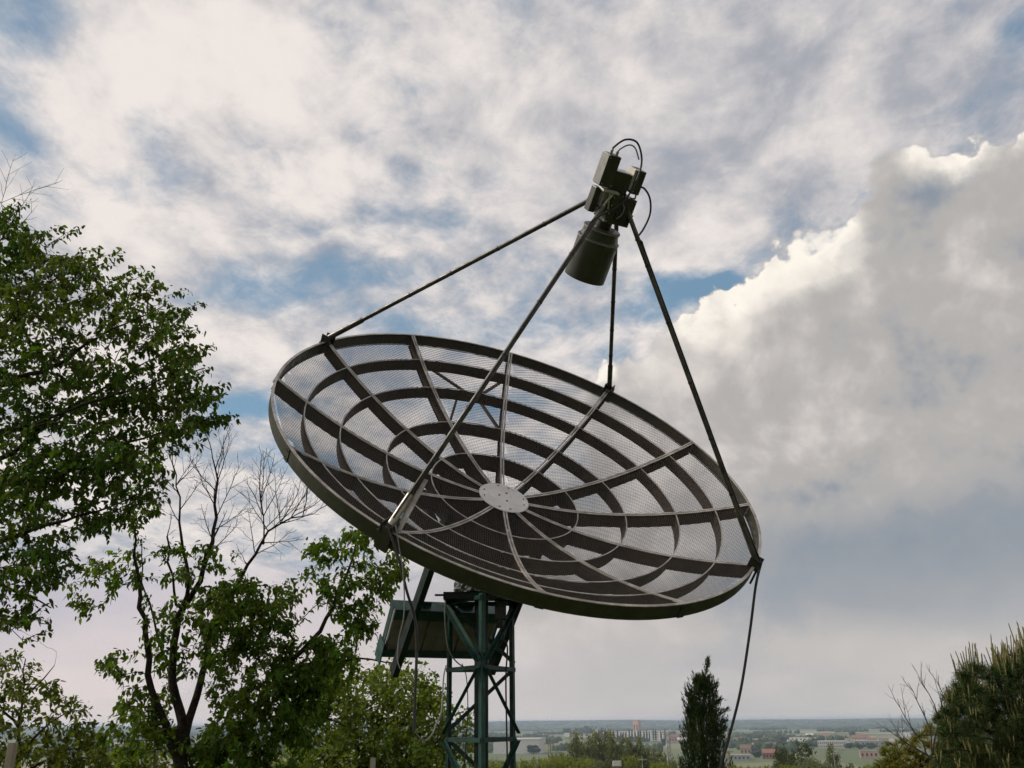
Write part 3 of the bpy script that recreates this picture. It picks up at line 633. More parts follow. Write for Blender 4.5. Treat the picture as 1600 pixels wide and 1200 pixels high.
brick = wall_mat('red_brick', (.30, .11, .07)); rred = wall_mat('terracotta_roof', (.26, .12, .08), (.20, .10, .07)); rgrey = wall_mat('grey_roof', (.30, .29, .28)); rbrown = wall_mat('brown_roof', (.17, .12, .09)); rwhite = wall_mat('pale_sheet_roof', (.60, .57, .56))
glassd = material('dark_window', (.02, .025, .03), .15); whiteb = wall_mat('white_render', (.68, .66, .63))
def building(x0, x1, yt, yb, wall, roof, label, cat='house', kind='gable', group=None, depth=None, rows=1, cols=5, turn=0.0, name='farm_building'):
    a, b = on_plain(x0, yb), on_plain(x1, yb); c = (a + b) / 2; w = (b - a).length; dist = math.hypot(c.x, c.y)
    h = (yb - yt) / FPX * dist; ang = math.atan2(b.y - a.y, b.x - a.x) + turn; dp = depth or min(w * .7, 14)
    e = empty(name, (c.x, c.y, gz(c.x, c.y)), label=label, cat=cat, group=group); e.rotation_euler = (0, 0, ang)
    hw = w / 2; wh = h * (.62 if kind == 'gable' else .88 if kind == 'shed' else 1.0)
    m = MB(); m.box((0, dp / 2, wh / 2 - .5), (hw, 0, 0), (0, dp / 2, 0), (0, 0, wh / 2 + .5))
    if kind == 'gable': m.add([(-hw, 0, wh), (-hw, dp, wh), (-hw, dp / 2, h - .2), (hw, 0, wh), (hw, dp, wh), (hw, dp / 2, h - .2)], [(0, 1, 2), (3, 5, 4)])
    m.build('wall', wall, e)
    m = MB()
    if kind == 'gable':
        o = .5; s = (h - wh) / (dp / 2)
        for sg in (0, 1):
            y0 = -o if sg == 0 else dp + o; z0 = wh - o * s; y1 = dp / 2
            v = [(-hw - o, y0, z0), (hw + o, y0, z0), (hw + o, y1, h), (-hw - o, y1, h)]; v += [(p[0], p[1], p[2] + .35) for p in v]
            m.add(v, [(0, 1, 2, 3), (4, 7, 6, 5), (0, 4, 5, 1), (1, 5, 6, 2), (2, 6, 7, 3), (3, 7, 4, 0)])
    elif kind == 'shed':
        m.box((0, dp / 2, (wh + h) / 2), (hw + .4, 0, 0), (0, dp / 2 + .4, 0), (0, 0, (h - wh) / 2 - .01))
    else:
        m.box((0, dp / 2, h + .25), (hw + .1, 0, 0), (0, dp / 2 + .1, 0), (0, 0, .24))
    rf = m.build('roof', roof, e)
    if kind == 'gable' and w < 40: mm = MB(); mm.box((hw * .4, dp * .55, h + .6), (.5, 0, 0), (0, .5, 0), (0, 0, .9)); mm.build('chimney', brick, rf)
    for r in range(rows if cat != 'warehouse' else 0):
        for k in range(cols):
            cx = -hw + w * (k + .5) / cols; cz = wh * (r + .5) / rows; ww, hh = w / cols * .2, wh / rows * .2
            mm = MB(); mm.box((cx, -.04, cz), (ww, 0, 0), (0, .06, 0), (0, 0, hh)); mm.build('window', glassd, e)
    return e
building(772, 842, 1157, 1178, whiteb, rwhite, 'long pale warehouse seen just right of the mast', 'warehouse', 'shed', depth=70, cols=4, turn=.12)
building(380, 470, 1158, 1169, tan_w, rwhite, 'long pale shed glimpsed between the fork tree and the bush', 'warehouse', 'shed', depth=50, cols=6)
building(150, 255, 1163, 1172, tan_w, rwhite, 'long pale shed glimpsed left of the forked trunk', 'warehouse', 'shed', depth=50, cols=6)
building(947, 1044, 1144.5, 1157.5, whiteb, rgrey, 'long white apartment block behind the row of narrow poplars', 'apartments', 'flat', depth=14, rows=4, cols=22)
t = building(989.5, 998, 1128.5, 1147, wall_mat('warm_tower_render', (.55, .32, .22)), rgrey, 'tall square pinkish tower rising above the white apartment block', 'tower', 'flat', depth=18, rows=1, cols=2, name='tall_tower')
building(1046, 1066, 1149, 1160, pink, rbrown, 'low brown roofed house left of the cypress', turn=.1)
building(1192, 1217, 1173, 1186, brick, rred, 'brick red farmhouse with a white chimney right of the hanging cable')
building(1181, 1213, 1162, 1171, whiteb, rbrown, 'white house with dark windows above the brick farmhouse', 'house', 'gable', rows=1, cols=6)
building(1223, 1274, 1153, 1157.5, whiteb, rwhite, 'longest low white shed far beyond the round dark tree', 'shed', 'shed', cols=8)
building(1278, 1322, 1160, 1169, pale, rwhite, 'pale two storey factory with a strip of dark windows', 'factory', 'flat', depth=30, rows=2, cols=14)
building(1331, 1355, 1150.5, 1160, pale, rred, 'pinkish white farmhouse beyond the grey sheds', 'house', rows=2, cols=6)
building(1338, 1390, 1159, 1165, grey, rgrey, 'long grey shed in front of the pinkish farmhouse', 'shed', 'shed', depth=35, cols=7)
building(1345, 1373, 1175.5, 1185, pink, rgrey, 'salmon coloured building with pale openings at the field edge', 'building', 'flat', depth=12, cols=4)
building(1411, 1431, 1151, 1157, pale, rwhite, 'small pale shed left of the bare shrub', 'shed', 'shed', cols=4)
building(1157, 1174, 1166, 1179, tan_w, rbrown, 'tan house with brown roof right of the cypress', rows=1, cols=3)
building(1176, 1187, 1163, 1174, whiteb, rgrey, 'narrow white house beside the tan house', rows=2, cols=2)
building(1140, 1172, 1181, 1188, grey, rgrey, 'flat grey barn low down right of the cypress', 'barn', 'shed', depth=25, cols=5)
building(1218, 1226, 1186, 1194, pale, rred, 'small pale house below the round dark tree', rows=1, cols=2)
R_ = random.Random(5); nth = ['first', 'second', 'third', 'fourth', 'fifth', 'sixth', 'seventh', 'eighth', 'ninth', 'tenth', 'eleventh', 'twelfth', 'thirteenth', 'fourteenth', 'fifteenth', 'sixteenth', 'seventeenth', 'eighteenth', 'nineteenth', 'twentieth', 'twenty-first', 'twenty-second', 'twenty-third', 'twenty-fourth', 'twenty-fifth', 'twenty-sixth', 'twenty-seventh', 'twenty-eighth', 'twenty-ninth', 'thirtieth', 'thirty-first', 'thirty-second', 'thirty-third', 'thirty-fourth']
def ordn(i): return nth[i] if i < len(nth) else 'next'
town = []
for k in range(30):
    x = 1052 + (1420 - 1052) * (k + R_.uniform(.1, .9)) / 30; yb = R_.choice((1149, 1151, 1153, 1155, 1158, 1160)) + R_.uniform(-1, 1) + (x - 800) * .0035; w = R_.uniform(6, 16); h = R_.uniform(3, 5.5) * (yb - 1128) / 24
    town.append((x, yb, w, h))
for k, (x, yb, w, h) in enumerate(sorted(town)):
    wl_, rf_ = R_.choice(((pale, rred), (whiteb, rgrey), (tan_w, rbrown), (whiteb, rred), (grey, rwhite), (pale, rbrown)))
    building(x, x + w, yb - h, yb, wl_, rf_, 'distant town building right of the white apartments, %s from the left' % ordn(k), 'house', R_.choice(('gable', 'shed', 'gable')), 'distant houses of the town on the plain', cols=3, turn=R_.uniform(-.4, .4), name='town_house')
k0 = 0
for x, yb, w, h in ((846, 1151, 9, 3.5), (881, 1150, 10, 4), (905, 1147, 12, 3.5), (925, 1160, 7, 4), (860, 1146, 8, 3)):
    building(x, x + w, yb - h, yb, whiteb, rgrey, 'distant farm between the mast and the white apartments, %s from the mast' % ordn((0, 2, 3, 4, 1)[k0]), 'house', 'gable', 'distant farms between mast and apartments', cols=3, name='distant_farm'); k0 += 1
# ---- canopy blobs for far woods, one mass
def ico(sub):
    import bmesh
    bm = bmesh.new(); bmesh.ops.create_icosphere(bm, subdivisions=sub, radius=1); v = np.array([q.co[:] for q in bm.verts]); f = np.array([[q.index for q in p.verts] for p in bm.faces]); bm.free(); return v, f
IV, IF = ico(2)
def blob_mass(name, items, mat, label, cat, **kw):
    Vs, Fs, n = [], [], 0
    for (x, y, z_, rx, rz) in items:
        k = 1 + rng.normal(0, .16, (len(IV), 1)); Vs.append(IV * k * (rx, rx, rz) + (x, y, z_)); Fs.append(IF + n); n += len(IV)
    o = np_mesh(name, np.concatenate(Vs), np.concatenate(Fs), mat); return tag(o, label, cat, **kw)
def leafmat(name, c, c2=None, trans=.35, isl=.3, rough=.55, vs=.8, spec=.35):
    m = bpy.data.materials.new(name); m.use_nodes = True; nt = m.node_tree; nt.nodes.clear(); q = G(nt)
    out = nt.nodes.new('ShaderNodeOutputMaterial'); b = nt.nodes.new('ShaderNodeBsdfPrincipled'); b.inputs['Roughness'].default_value = rough; b.inputs['Specular IOR Level'].default_value = spec
    rnd = q.n('ShaderNodeNewGeometry', out=8); col = (*c, 1)
    if c2: col = q.mix(q.ss(q.noise(q.n('ShaderNodeTexCoord', out=3), vs, 3, .5), .4, .62), (*c, 1), (*c2, 1))
    col = q.n('ShaderNodeHueSaturation', {'Hue': q.ss(rnd, 0, 1, .5 - isl * .07, .5 + isl * .04, 'LINEAR'), 'Value': q.ss(rnd, 0, 1, 1 - isl, 1 + isl, 'LINEAR'), 'Color': col})
    nt.links.new(col, b.inputs['Base Color'])
    if trans:
        t = nt.nodes.new('ShaderNodeBsdfTranslucent'); q.put(t.inputs[0], q.n('ShaderNodeHueSaturation', {'Hue': .49, 'Saturation': 1.1, 'Value': 1.25, 'Color': col}))
        mx = nt.nodes.new('ShaderNodeMixShader'); mx.inputs[0].default_value = trans; nt.links.new(b.outputs[0], mx.inputs[1]); nt.links.new(t.outputs[0], mx.inputs[2]); nt.links.new(mx.outputs[0], out.inputs[0])
    else: nt.links.new(b.outputs[0], out.inputs[0])
    return m
far_leaf = leafmat('far_foliage', (.030, .050, .020), (.05, .075, .028), 0, .35, .9, .004)
items = []
for _ in range(900):                                   # ragged tree tops along the far ridge
    a = math.radians(R_.uniform(-36, 36)); d = R_.uniform(8600, 10000); x, y = d * math.sin(a), d * math.cos(a); r = R_.uniform(25, 60); items.append((x, y, float(gz(x, y)) - 2, r, R_.uniform(7, 13)))
for _ in range(1500):
    a = math.radians(R_.uniform(-36, 36)); d = R_.uniform(5200, 8500); x, y = d * math.sin(a), d * math.cos(a); r = R_.uniform(15, 60); items.append((x, y, float(gz(x, y)), r, R_.uniform(8, 14)))
belts = [(1750, 30), (2100, 26), (2500, 30), (2900, 24), (3400, 30), (4100, 30), (4800, 30)]
for d0, nb in belts:
    for _ in range(nb):
        a = math.radians(R_.uniform(-36, 36)); ln = R_.randint(4, 22); da = R_.uniform(.0005, .0016) * 2500 / d0; a_ = a; dd = d0 * R_.uniform(.93, 1.08); sl_ = R_.uniform(-.004, .004)
        if 945 < 800 + FPX * math.tan(a) * .94 < 1050 and dd < 2900: continue
        for i_ in range(ln):
            a_ += da * R_.uniform(1.5, 4); dd *= 1 + sl_ + R_.uniform(-.004, .004); x, y = dd * math.sin(a_), dd * math.cos(a_); r = R_.uniform(4, 9); items.append((x, y, float(gz(x, y)) + r * .6, r, R_.uniform(5, 9)))
tag(blob_mass('far_woods', items, far_leaf, 'hazy blue green woods and tree belts across the far plain', 'woodland'), kind='stuff')
# poplars in front of the apartments
pv, pf = ico(3)
pop_mat = leafmat('dark_poplar', (.022, .040, .020), (.03, .05, .024), 0, .2, .9, .2)
def poplar_mesh(seed):
    r = np.random.default_rng(seed); z = pv[:, 2]; taper = np.sqrt(np.clip(1 - np.abs(z) ** 2.4, 0.02, 1))[:, None] ** .2
    v = pv * (1, 1, 1) * (1 + r.normal(0, .09, (len(pv), 1))) * np.concatenate([taper, taper, np.ones_like(taper)], 1); v[:, 2] = v[:, 2] * .5 + .53; v[:, :2] *= .5; return v
pm0 = None
xs = [x_ + R_.uniform(-.8, .8) for x_ in (937, 941, 945.5, 951, 955, 960, 964.5, 970, 974, 978, 984, 988, 993, 997.5, 1002, 1007, 1011, 1016, 1021, 1026, 1033, 1040)]
for i_, x in enumerate(xs):
    p = on_plain(x, 1159.5); hgt = R_.uniform(13, 19) / FPX * math.hypot(p.x, p.y) * (1.2 if i_ < 3 else .95); wdt = R_.uniform(2.0, 2.9) / FPX * math.hypot(p.x, p.y) * (1.6 if i_ < 2 else 1)
    if pm0 is None: o = pm0 = np_mesh('narrow_poplar', poplar_mesh(3), pf, pop_mat)
    else: o = pm0.copy(); C.objects.link(o)
    o.location = p; o.scale = (wdt, wdt, hgt); o.rotation_euler = (0, 0, R_.uniform(0, 6)); tag(o, 'dark narrow poplar in the row by the white apartments, %s from the left' % ordn(i_), 'tree', 'row of poplars in front of the white apartments')
# round trees standing singly on the plain
rt = None
for i_, (x, yb, w, h, lb) in enumerate([(824, 1173, 20, 9, 'bluish bushy tree in front of the pale warehouse'), (834, 1178, 22, 12, 'larger bushy tree at the right end of the pale warehouse'), (878, 1171, 9, 9, 'small round tree in the field, left of a pair'), (888, 1173, 13, 10, 'wider round tree in the field, right of a pair'), (1037, 1166, 7, 11, 'small dark tree in the field just left of the cypress'),
        (886, 1148, 14, 9, 'pale blue tree clump far behind the warehouse, left one'), (905, 1147, 12, 9, 'tall blue clump left of the poplar row'), (919, 1147, 20, 12, 'widest blue clump just left of the poplar row'), (1332, 1152, 9, 9, 'dark clump behind the pinkish farmhouse'), (1224, 1160, 18, 8, 'green clump beside the longest white shed'), (1273, 1160, 9, 6, 'small clump at the right end of the longest white shed'), (1328, 1170, 15, 8, 'leftmost of three low dark trees below the grey shed'), (1343, 1171, 18, 9, 'middle one of three low dark trees below the grey shed'), (1362, 1170, 16, 8, 'rightmost of three low dark trees below the grey shed'), (1165, 1163, 26, 9, 'spreading tree among the town roofs by the cable'), (1182, 1184, 16, 10, 'dark bushy tree left of the brick farmhouse')]):
    p = on_plain(x, yb); d = math.hypot(p.x, p.y); wdt, hgt = w / FPX * d / 2, h / FPX * d / 1.8
    items = []
    for _ in range(14): items.append((R_.uniform(-.65, .65), R_.uniform(-.5, .5), R_.uniform(.5, 1.45), R_.uniform(.3, .5), R_.uniform(.3, .5)))
    e = empty('field_tree', p, label=lb, cat='tree'); e.scale = (wdt, wdt * .8, hgt)
    o = blob_mass('crown', items, pop_mat if i_ % 2 else far_leaf, None, None); o.parent = e
    m = MB(); m.tube([(0, 0, -.1), (0, 0, .9)], .08, 6); m.build('trunk', material('far_bark', (.08, .06, .045), .9) if i_ == 0 else bpy.data.materials['far_bark'], e)
# ------------------------------------------------------------------ tree growing
bark = material('dark_bark', (.040, .030, .023), .9, 0, .2, vary=.35, vscale=14, col2=(.022, .017, .014), bump=.6, bscale=60)
bark_g = material('greyish_bark', (.12, .10, .085), .85, vary=.25, vscale=14, col2=(.08, .065, .055), bump=.5, bscale=60)
def in_poly(px, py, poly):
    poly = np.array(poly, float); x0, y0 = poly[:, 0], poly[:, 1]; x1, y1 = np.roll(x0, -1), np.roll(y0, -1); c = np.zeros(len(px), bool)
    for a, b, c_, d in zip(x0, y0, x1, y1): c ^= ((b > py) != (d > py)) & (px < (c_ - a) * (py - b) / (d - b + 1e-9) + a)
    return c
def in_region(poly, n, Yc, T, r):
    """n points inside the silhouette poly, in a slab about distance Yc, half thickness T"""
    poly_ = np.array(poly, float); out = []; lo, hi = poly_.min(0), poly_.max(0)
    while len(out) < n:
        P = r.uniform(lo, hi, (n * 3, 2)); P = P[in_poly(P[:, 0], P[:, 1], poly)]
        for x, y in P[:n - len(out)]: out.append(at(x, y, Yc + T * float(np.clip(r.normal(0, .55), -1.3, 1.3))))
    return np.array(out)
class Tree:
    def __init__(s, seed): s.tip = .0016; s.P, s.par, s.r = [], [], []; s.rng = np.random.default_rng(seed); s.shoots = []; s.limbs = []
    def limb(s, pts, r0, r1, parent=None, step=.12, wob=.01):
        pts = smooth_path(pts, 6) if len(pts) > 2 else [Vector(p) for p in pts]
        L_ = [0];
        for a, b in zip(pts, pts[1:]): L_.append(L_[-1] + (b - a).length)
        n = max(2, int(L_[-1] / step)); A = np.array([p[:] for p in pts]); t = np.linspace(0, L_[-1], n + 1); Q = np.stack([np.interp(t, L_, A[:, k]) for k in range(3)], 1)
        Q[1:-1] += s.rng.normal(0, wob, (n - 1, 3))
        if parent is None and s.P:
            d = np.linalg.norm(np.array(s.P) - Q[0], axis=1); parent = int(d.argmin())
            if d[parent] > .01: pass
        prev = parent if parent is not None else -1; chain = []
        for i, q_ in enumerate(Q):
            s.P.append(q_); s.par.append(prev); s.r.append(r0 + (r1 - r0) * i / n); prev = len(s.P) - 1; chain.append(prev)
        s.limbs.append(chain); return chain
    def grow(s, T, leafy=True, seg=.07, up=.25, curl=.35, tip=.0016, maxlen=None, lo=0, minr=0.0):
        """reach every attractor in T from the nearest wood already there"""
        s.P = [np.asarray(p) for p in s.P]; P = np.array(s.P); T = np.asarray(T)
        d0 = np.array([np.linalg.norm(P[lo:] - t, axis=1).min() for t in T]); order = np.argsort(d0)
        cap = len(P) + len(T) * 30; B = np.zeros((cap, 3)); B[:len(P)] = P; n = len(P)
        for ti in order:
            t = T[ti]; dv_ = B[lo:n] - t; d = np.sqrt((dv_ ** 2).sum(1)); pen = np.clip(dv_[:, 2], 0, None) * .9      # dislike hanging from above
            k = lo + int((d + pen).argmin()); L_ = np.linalg.norm(t - B[k])
            if maxlen and L_ > maxlen: continue
            m = max(2, int(L_ / seg)); m = min(m, 28); a = B[k]
            dirp = (a - B[s.par[k]]) if s.par[k] >= 0 else np.array([0, 0, 1.]); dirp = dirp / (np.linalg.norm(dirp) + 1e-9)
            mid = a + (t - a) * .45 + dirp * L_ * curl * .5 + np.array([0, 0, up * L_ * .3]) + s.rng.normal(0, .04 * L_, 3)
            u = np.linspace(0, 1, m + 1)[1:, None]; Q = (1 - u) ** 2 * a + 2 * u * (1 - u) * mid + u * u * t
            Q[:-1] += s.rng.normal(0, .06 * seg, (m - 1, 3))
            prev = k; ids = []
            for q_ in Q:
                if n >= cap: break
                B[n] = q_; s.P.append(q_); s.par.append(prev); s.r.append(0.0); prev = n; ids.append(n); n += 1
            s.shoots.append((ids, leafy))
        s.tip = tip
    def spray(s, pts, r0=.004, leafy=True):
        c = s.limb(pts, r0, .0015, step=.05, wob=.004); s.shoots.append((c, leafy)); s.limbs.pop()
    def solve(s, p=2.3):
        n = len(s.P); acc = np.zeros(n); kids = np.zeros(n, int)
        for i in range(n):
            if s.par[i] >= 0: kids[s.par[i]] += 1
        P = np.array(s.P)
        for i in range(n - 1, -1, -1):
            a = acc[i] if acc[i] > 0 else s.tip ** p
            r = a ** (1 / p)
            if s.r[i] == 0: s.r[i] = r
            a2 = max(s.r[i], 0) ** p if s.r[i] == r else a
            if s.par[i] >= 0:
                acc[s.par[i]] += a * 1.004
        s.P = P; s.r = np.array(s.r); s.par = np.array(s.par)
        for i in range(n):                                       # never thicker than the parent
            if s.par[i] >= 0: s.r[i] = min(s.r[i], s.r[s.par[i]] * 1.0 + 1e-5)
    def wood(s, name, mat, parent, origin, n=5):
        idx = np.where(s.par >= 0)[0]; a, b = s.P[s.par[idx]], s.P[idx]; ra, rb = s.r[s.par[idx]], s.r[idx]; ra = np.minimum(ra, rb * 1.35 + .0004)
        own = np.isin(idx, [c for ch in s.limbs for c in ch[1:]]); ra = np.where(own, s.r[s.par[idx]], ra)
        d = b - a; L_ = np.linalg.norm(d, axis=1, keepdims=True) + 1e-9; d = d / L_; ref = np.where(np.abs(d[:, 2:3]) < .8, np.array([[0, 0, 1.]]), np.array([[1., 0, 0]])); x = np.cross(d, ref); x /= np.linalg.norm(x, axis=1, keepdims=True) + 1e-9; y = np.cross(d, x)
        big = rb > .012; Vs, Fs, off = [], [], 0
        for sel, k in ((~big, 3 if n <= 4 else 4), (big, 9)):
            if not sel.any(): continue
            ang = np.arange(k) * 2 * np.pi / k; ring = np.cos(ang)[None, :, None] * x[sel][:, None] + np.sin(ang)[None, :, None] * y[sel][:, None]
            va = (a[sel] - d[sel] * (rb[sel] * .25)[:, None])[:, None] + ring * ra[sel][:, None, None]; vb = (b[sel] + d[sel] * (rb[sel] * .25)[:, None])[:, None] + ring * rb[sel][:, None, None]
            V_ = np.concatenate([va, vb], 1).reshape(-1, 3); m = sel.sum(); base = (np.arange(m) * 2 * k)[:, None]; j = np.arange(k)
            F_ = np.stack([base + j, base + (j + 1) % k, base + k + (j + 1) % k, base + k + j], -1).reshape(-1, 4) + off
            Vs.append(V_); Fs.append(F_); off += len(V_)
        return np_mesh(name, np.concatenate(Vs) - origin, np.concatenate(Fs), mat, parent, smooth=True)
    def leaf_sites(s, along=.35, per=.03, jit=.012, kmin=2):
        """positions and shoot directions for leaves on the outer length of every leafy shoot"""
        Ps, Ds = [], []
        for ids, lf in s.shoots:
            if not lf or len(ids) < 2: continue
            Q = s.P[ids]; seg = np.diff(Q, axis=0); ln = np.linalg.norm(seg, axis=1); tot = ln.sum(); st = max(0, tot - along); k = max(kmin, int(min(tot, along) / per)); cum = np.concatenate([[0], np.cumsum(ln)])
            t = np.linspace(st, tot, k) + s.rng.uniform(-per / 2, per / 2, k); t = np.clip(t, 0, tot)
            Ps.append(np.stack([np.interp(t, cum, Q[:, c]) for c in range(3)], 1)); i = np.clip(np.searchsorted(cum, t) - 1, 0, len(seg) - 1); Ds.append(seg[i] / (ln[i][:, None] + 1e-9))
        P, D_ = np.concatenate(Ps), np.concatenate(Ds); return P + s.rng.normal(0, jit, P.shape), D_
def leaves(name, P, Dr, size, mat, parent, origin, r, wid=.5, droop=.6, spread=1.0, fold=.25, follow=.5, jits=.42, four=False):
    n = len(P); d = Dr * follow + r.normal(0, spread * .6, (n, 3)); d[:, 2] -= droop; d /= np.linalg.norm(d, axis=1, keepdims=True) + 1e-9
    nn = r.normal(0, .55, (n, 3)); nn[:, 2] += .9; nn -= d * (nn * d).sum(1, keepdims=True); nn /= np.linalg.norm(nn, axis=1, keepdims=True) + 1e-9; s_ = np.cross(d, nn)
    L_ = size * (1 + r.uniform(-jits, jits, (n, 1))); Wd = L_ * wid / 2
    if four:
        V_ = np.stack([P, P + d * L_ * .45 + s_ * Wd, P + d * L_, P + d * L_ * .45 - s_ * Wd], 1).reshape(-1, 3); F_ = (np.arange(n) * 4)[:, None] + np.array([0, 1, 2, 3])
        return np_mesh(name, V_ - origin, F_, mat, parent)
    up = nn * (fold * Wd); sag = np.array([0, 0, -1.0]) * L_ * .10
    V_ = np.stack([P, P + d * L_ * .30 + s_ * Wd + up, P + d * L_ * .68 + s_ * Wd * .72 + up * .7 + sag * .5, P + d * L_ + sag, P + d * L_ * .68 - s_ * Wd * .72 + up * .7 + sag * .5, P + d * L_ * .30 - s_ * Wd + up], 1).reshape(-1, 3)
    F_ = ((np.arange(n) * 6)[:, None, None] + np.array([[0, 1, 2, 3], [0, 3, 4, 5]])).reshape(-1, 4)
    return np_mesh(name, V_ - origin, F_, mat, parent)
def finish(t, name, base, label, leaf_mat, lp, wood_mat=bark, extra=None, cat='tree', **kw):
    t.solve(); e = empty(name, base, label=label, cat=cat); o = np.array(base[:]); t.wood('trunk', wood_mat, e, o)
    P, Dr = t.leaf_sites(lp.get('along', .35), lp.get('per', .03), lp.get('jit', .012), lp.get('k', 2))
    if lp.get('n'):
        k = t.rng.choice(len(P), min(len(P), lp['n']), replace=False); P, Dr = P[k], Dr[k]
    leaves('crown', P, Dr, lp['size'], leaf_mat, e, o, t.rng, lp.get('wid', .5), lp.get('droop', .6), lp.get('spread', 1.0), lp.get('fold', .25), lp.get('follow', .5)); print(name, 'leaves', len(P), 'nodes', len(t.P)); return e
def pl(Y, pts): return [at(x, y, Y + (q[0] if q else 0)) for x, y, *q in pts]
def grd(x, Y): p = at(x, 1200, Y); return Vector((p.x, Y, float(gz(p.x, Y))))
def twigs(t, start, d, L_, r0, depth, side=1.0):
    """leafless branching wood: long straight-ish whips forking at narrow angles"""
    r = t.rng; d = Vector(d).normalized(); pts = [Vector(start)]; n = max(3, int(L_ / .07)); cur = d.copy()
    for i in range(n):
        cur = (cur + Vector(r.normal(0, .07, 3)) + Vector((0, 0, .035))).normalized(); pts.append(pts[-1] + cur * (L_ / n))
    c = t.limb(pts, r0, max(.0009, r0 * .3), step=.07, wob=.002, parent=int(np.linalg.norm(np.array(t.P) - np.array(start[:]), axis=1).argmin()))
    if depth > 0:
        k = max(2, int(L_ / .085)); sg = 1 if r.uniform() < .5 else -1
        for i in range(k):
            q_ = (i + r.uniform(.3, 1)) / k; q_ = .12 + .85 * q_
            if q_ > .97: continue
            j = min(len(pts) - 2, int(q_ * (len(pts) - 1))); ax = Vector(r.normal(0, 1, 3)); ax.y *= .5; dd = (pts[j + 1] - pts[j]).normalized(); perp = (ax - dd * ax.dot(dd)).normalized(); sg = -sg
            if perp.x * sg < 0: perp = -perp
            an = r.uniform(.45, .85); twigs(t, pts[j], dd * math.cos(an) + perp * math.sin(an), L_ * r.uniform(.35, .62) * (1.15 - .6 * q_), r0 * .5, depth - 1)
# ---- big dark leafed tree filling the left edge
lf_dark = leafmat('dark_green_leaves', (.048, .098, .013), (.080, .118, .020), .5, .42, .6, 1.1, .15)
Y0 = 8.0; t = Tree(11); b0 = grd(-170, Y0)
t.limb([b0] + pl(Y0, [(-165, 1300), (-150, 1100), (-125, 850), (-95, 650), (-62, 450), (-20, 330)]), .10, .012, step=.15)
for pts, r in (([(-130, 900), (0, 846, -.1), (70, 822, -.2), (150, 802, -.2), (215, 772, -.2)], .030), ([(-110, 780), (20, 705, .1), (90, 652, .2), (150, 615, .3), (240, 560, .4)], .030), ([(-95, 680), (0, 603, -.2), (85, 571, -.3), (160, 520, -.5), (255, 478, -.6)], .028),
               ([(-80, 560), (10, 500, .2), (80, 440, .3), (165, 410, .3)], .022), ([(-135, 900), (-20, 905, .2), (80, 950, .3)], .024), ([(-120, 820), (50, 762, .2), (200, 692, .3), (330, 662, .3)], .026), ([(-100, 700), (60, 660, -.5), (200, 610, -.6), (320, 575, -.6)], .024), ([(-75, 520), (-30, 420, -.3), (20, 350, -.3), (30, 318, -.3)], .016), ([(-140, 980), (-40, 960, -.2), (40, 975, -.3)], .02)):
    t.limb(pl(Y0, pts), r, .005)
crown = [(-70, 330), (0, 320), (40, 345), (60, 400), (115, 395), (160, 425), (225, 450), (275, 480), (295, 505), (290, 545), (315, 560), (305, 600), (335, 615), (325, 640), (340, 655), (290, 680), (235, 700), (150, 740), (60, 770), (-70, 760)]
low = [(-70, 740), (60, 740), (150, 725), (235, 705), (242, 740), (225, 800), (180, 820), (110, 845), (40, 850), (-70, 860)]
low2 = [(-70, 850), (60, 850), (108, 870), (100, 905), (70, 935), (75, 975), (20, 990), (-70, 990)]
r = t.rng
t.grow(in_region(crown, 560, Y0, .9, r), seg=.08); t.grow(in_region(low, 90, Y0, .7, r), seg=.08); t.grow(in_region(low2, 50, Y0, .6, r), seg=.08)
fing = [(48, 316), (28, 330), (100, 352), (131, 354), (160, 388), (192, 396), (175, 410), (222, 418), (242, 424), (262, 448), (293, 452), (318, 474), (300, 485), (313, 514), (336, 538), (318, 548), (330, 575), (304, 560), (358, 600), (340, 612), (345, 628), (371, 650), (350, 655), (330, 676), (318, 690), (280, 700), (268, 735), (258, 752), (262, 775), (245, 800), (118, 862), (112, 880), (105, 902), (80, 985)]
for x, y in fing:
    yy = Y0 + r.normal(0, .3); k = r.uniform(45, 85); a_ = r.uniform(.05, .5) if y < 650 else r.uniform(-.1, .3); t.spray([at(x - k, y + k * a_ + 8, yy), at(x - k * .4, y + k * a_ * .25 + 3, yy), at(x, y, yy)])
for poly, n in ((crown, 300), (low, 70), (low2, 36)):
    for p_ in in_region(poly, n, Y0, .9, r):
        k = r.uniform(.2, .42); p_ = Vector(p_); dd = Vector((r.uniform(.35, 1) * (1 if r.uniform() < .85 else -1), r.normal(0, .4), r.uniform(-.15, .45))).normalized(); t.spray([p_ - dd * k * .5 - Vector((0, 0, .02)), p_ + Vector((0, 0, .015)), p_ + dd * k * .5])
for (x, y, x1, y1) in ((2, 318, 32, 240), (4, 316, 87, 264), (10, 350, 66, 288), (20, 365, 60, 322)):
    p_, q_ = at(x, y, Y0 - .3), at(x1, y1, Y0 - .3); twigs(t, p_, q_ - p_, (q_ - p_).length, .004, 1)
finish(t, 'leafy_tree', b0, 'large dark green leafy tree filling the left edge of the view', lf_dark, dict(along=.5, per=.0085, k=15, jit=.019, size=.050, wid=.55, droop=.75, follow=.35))
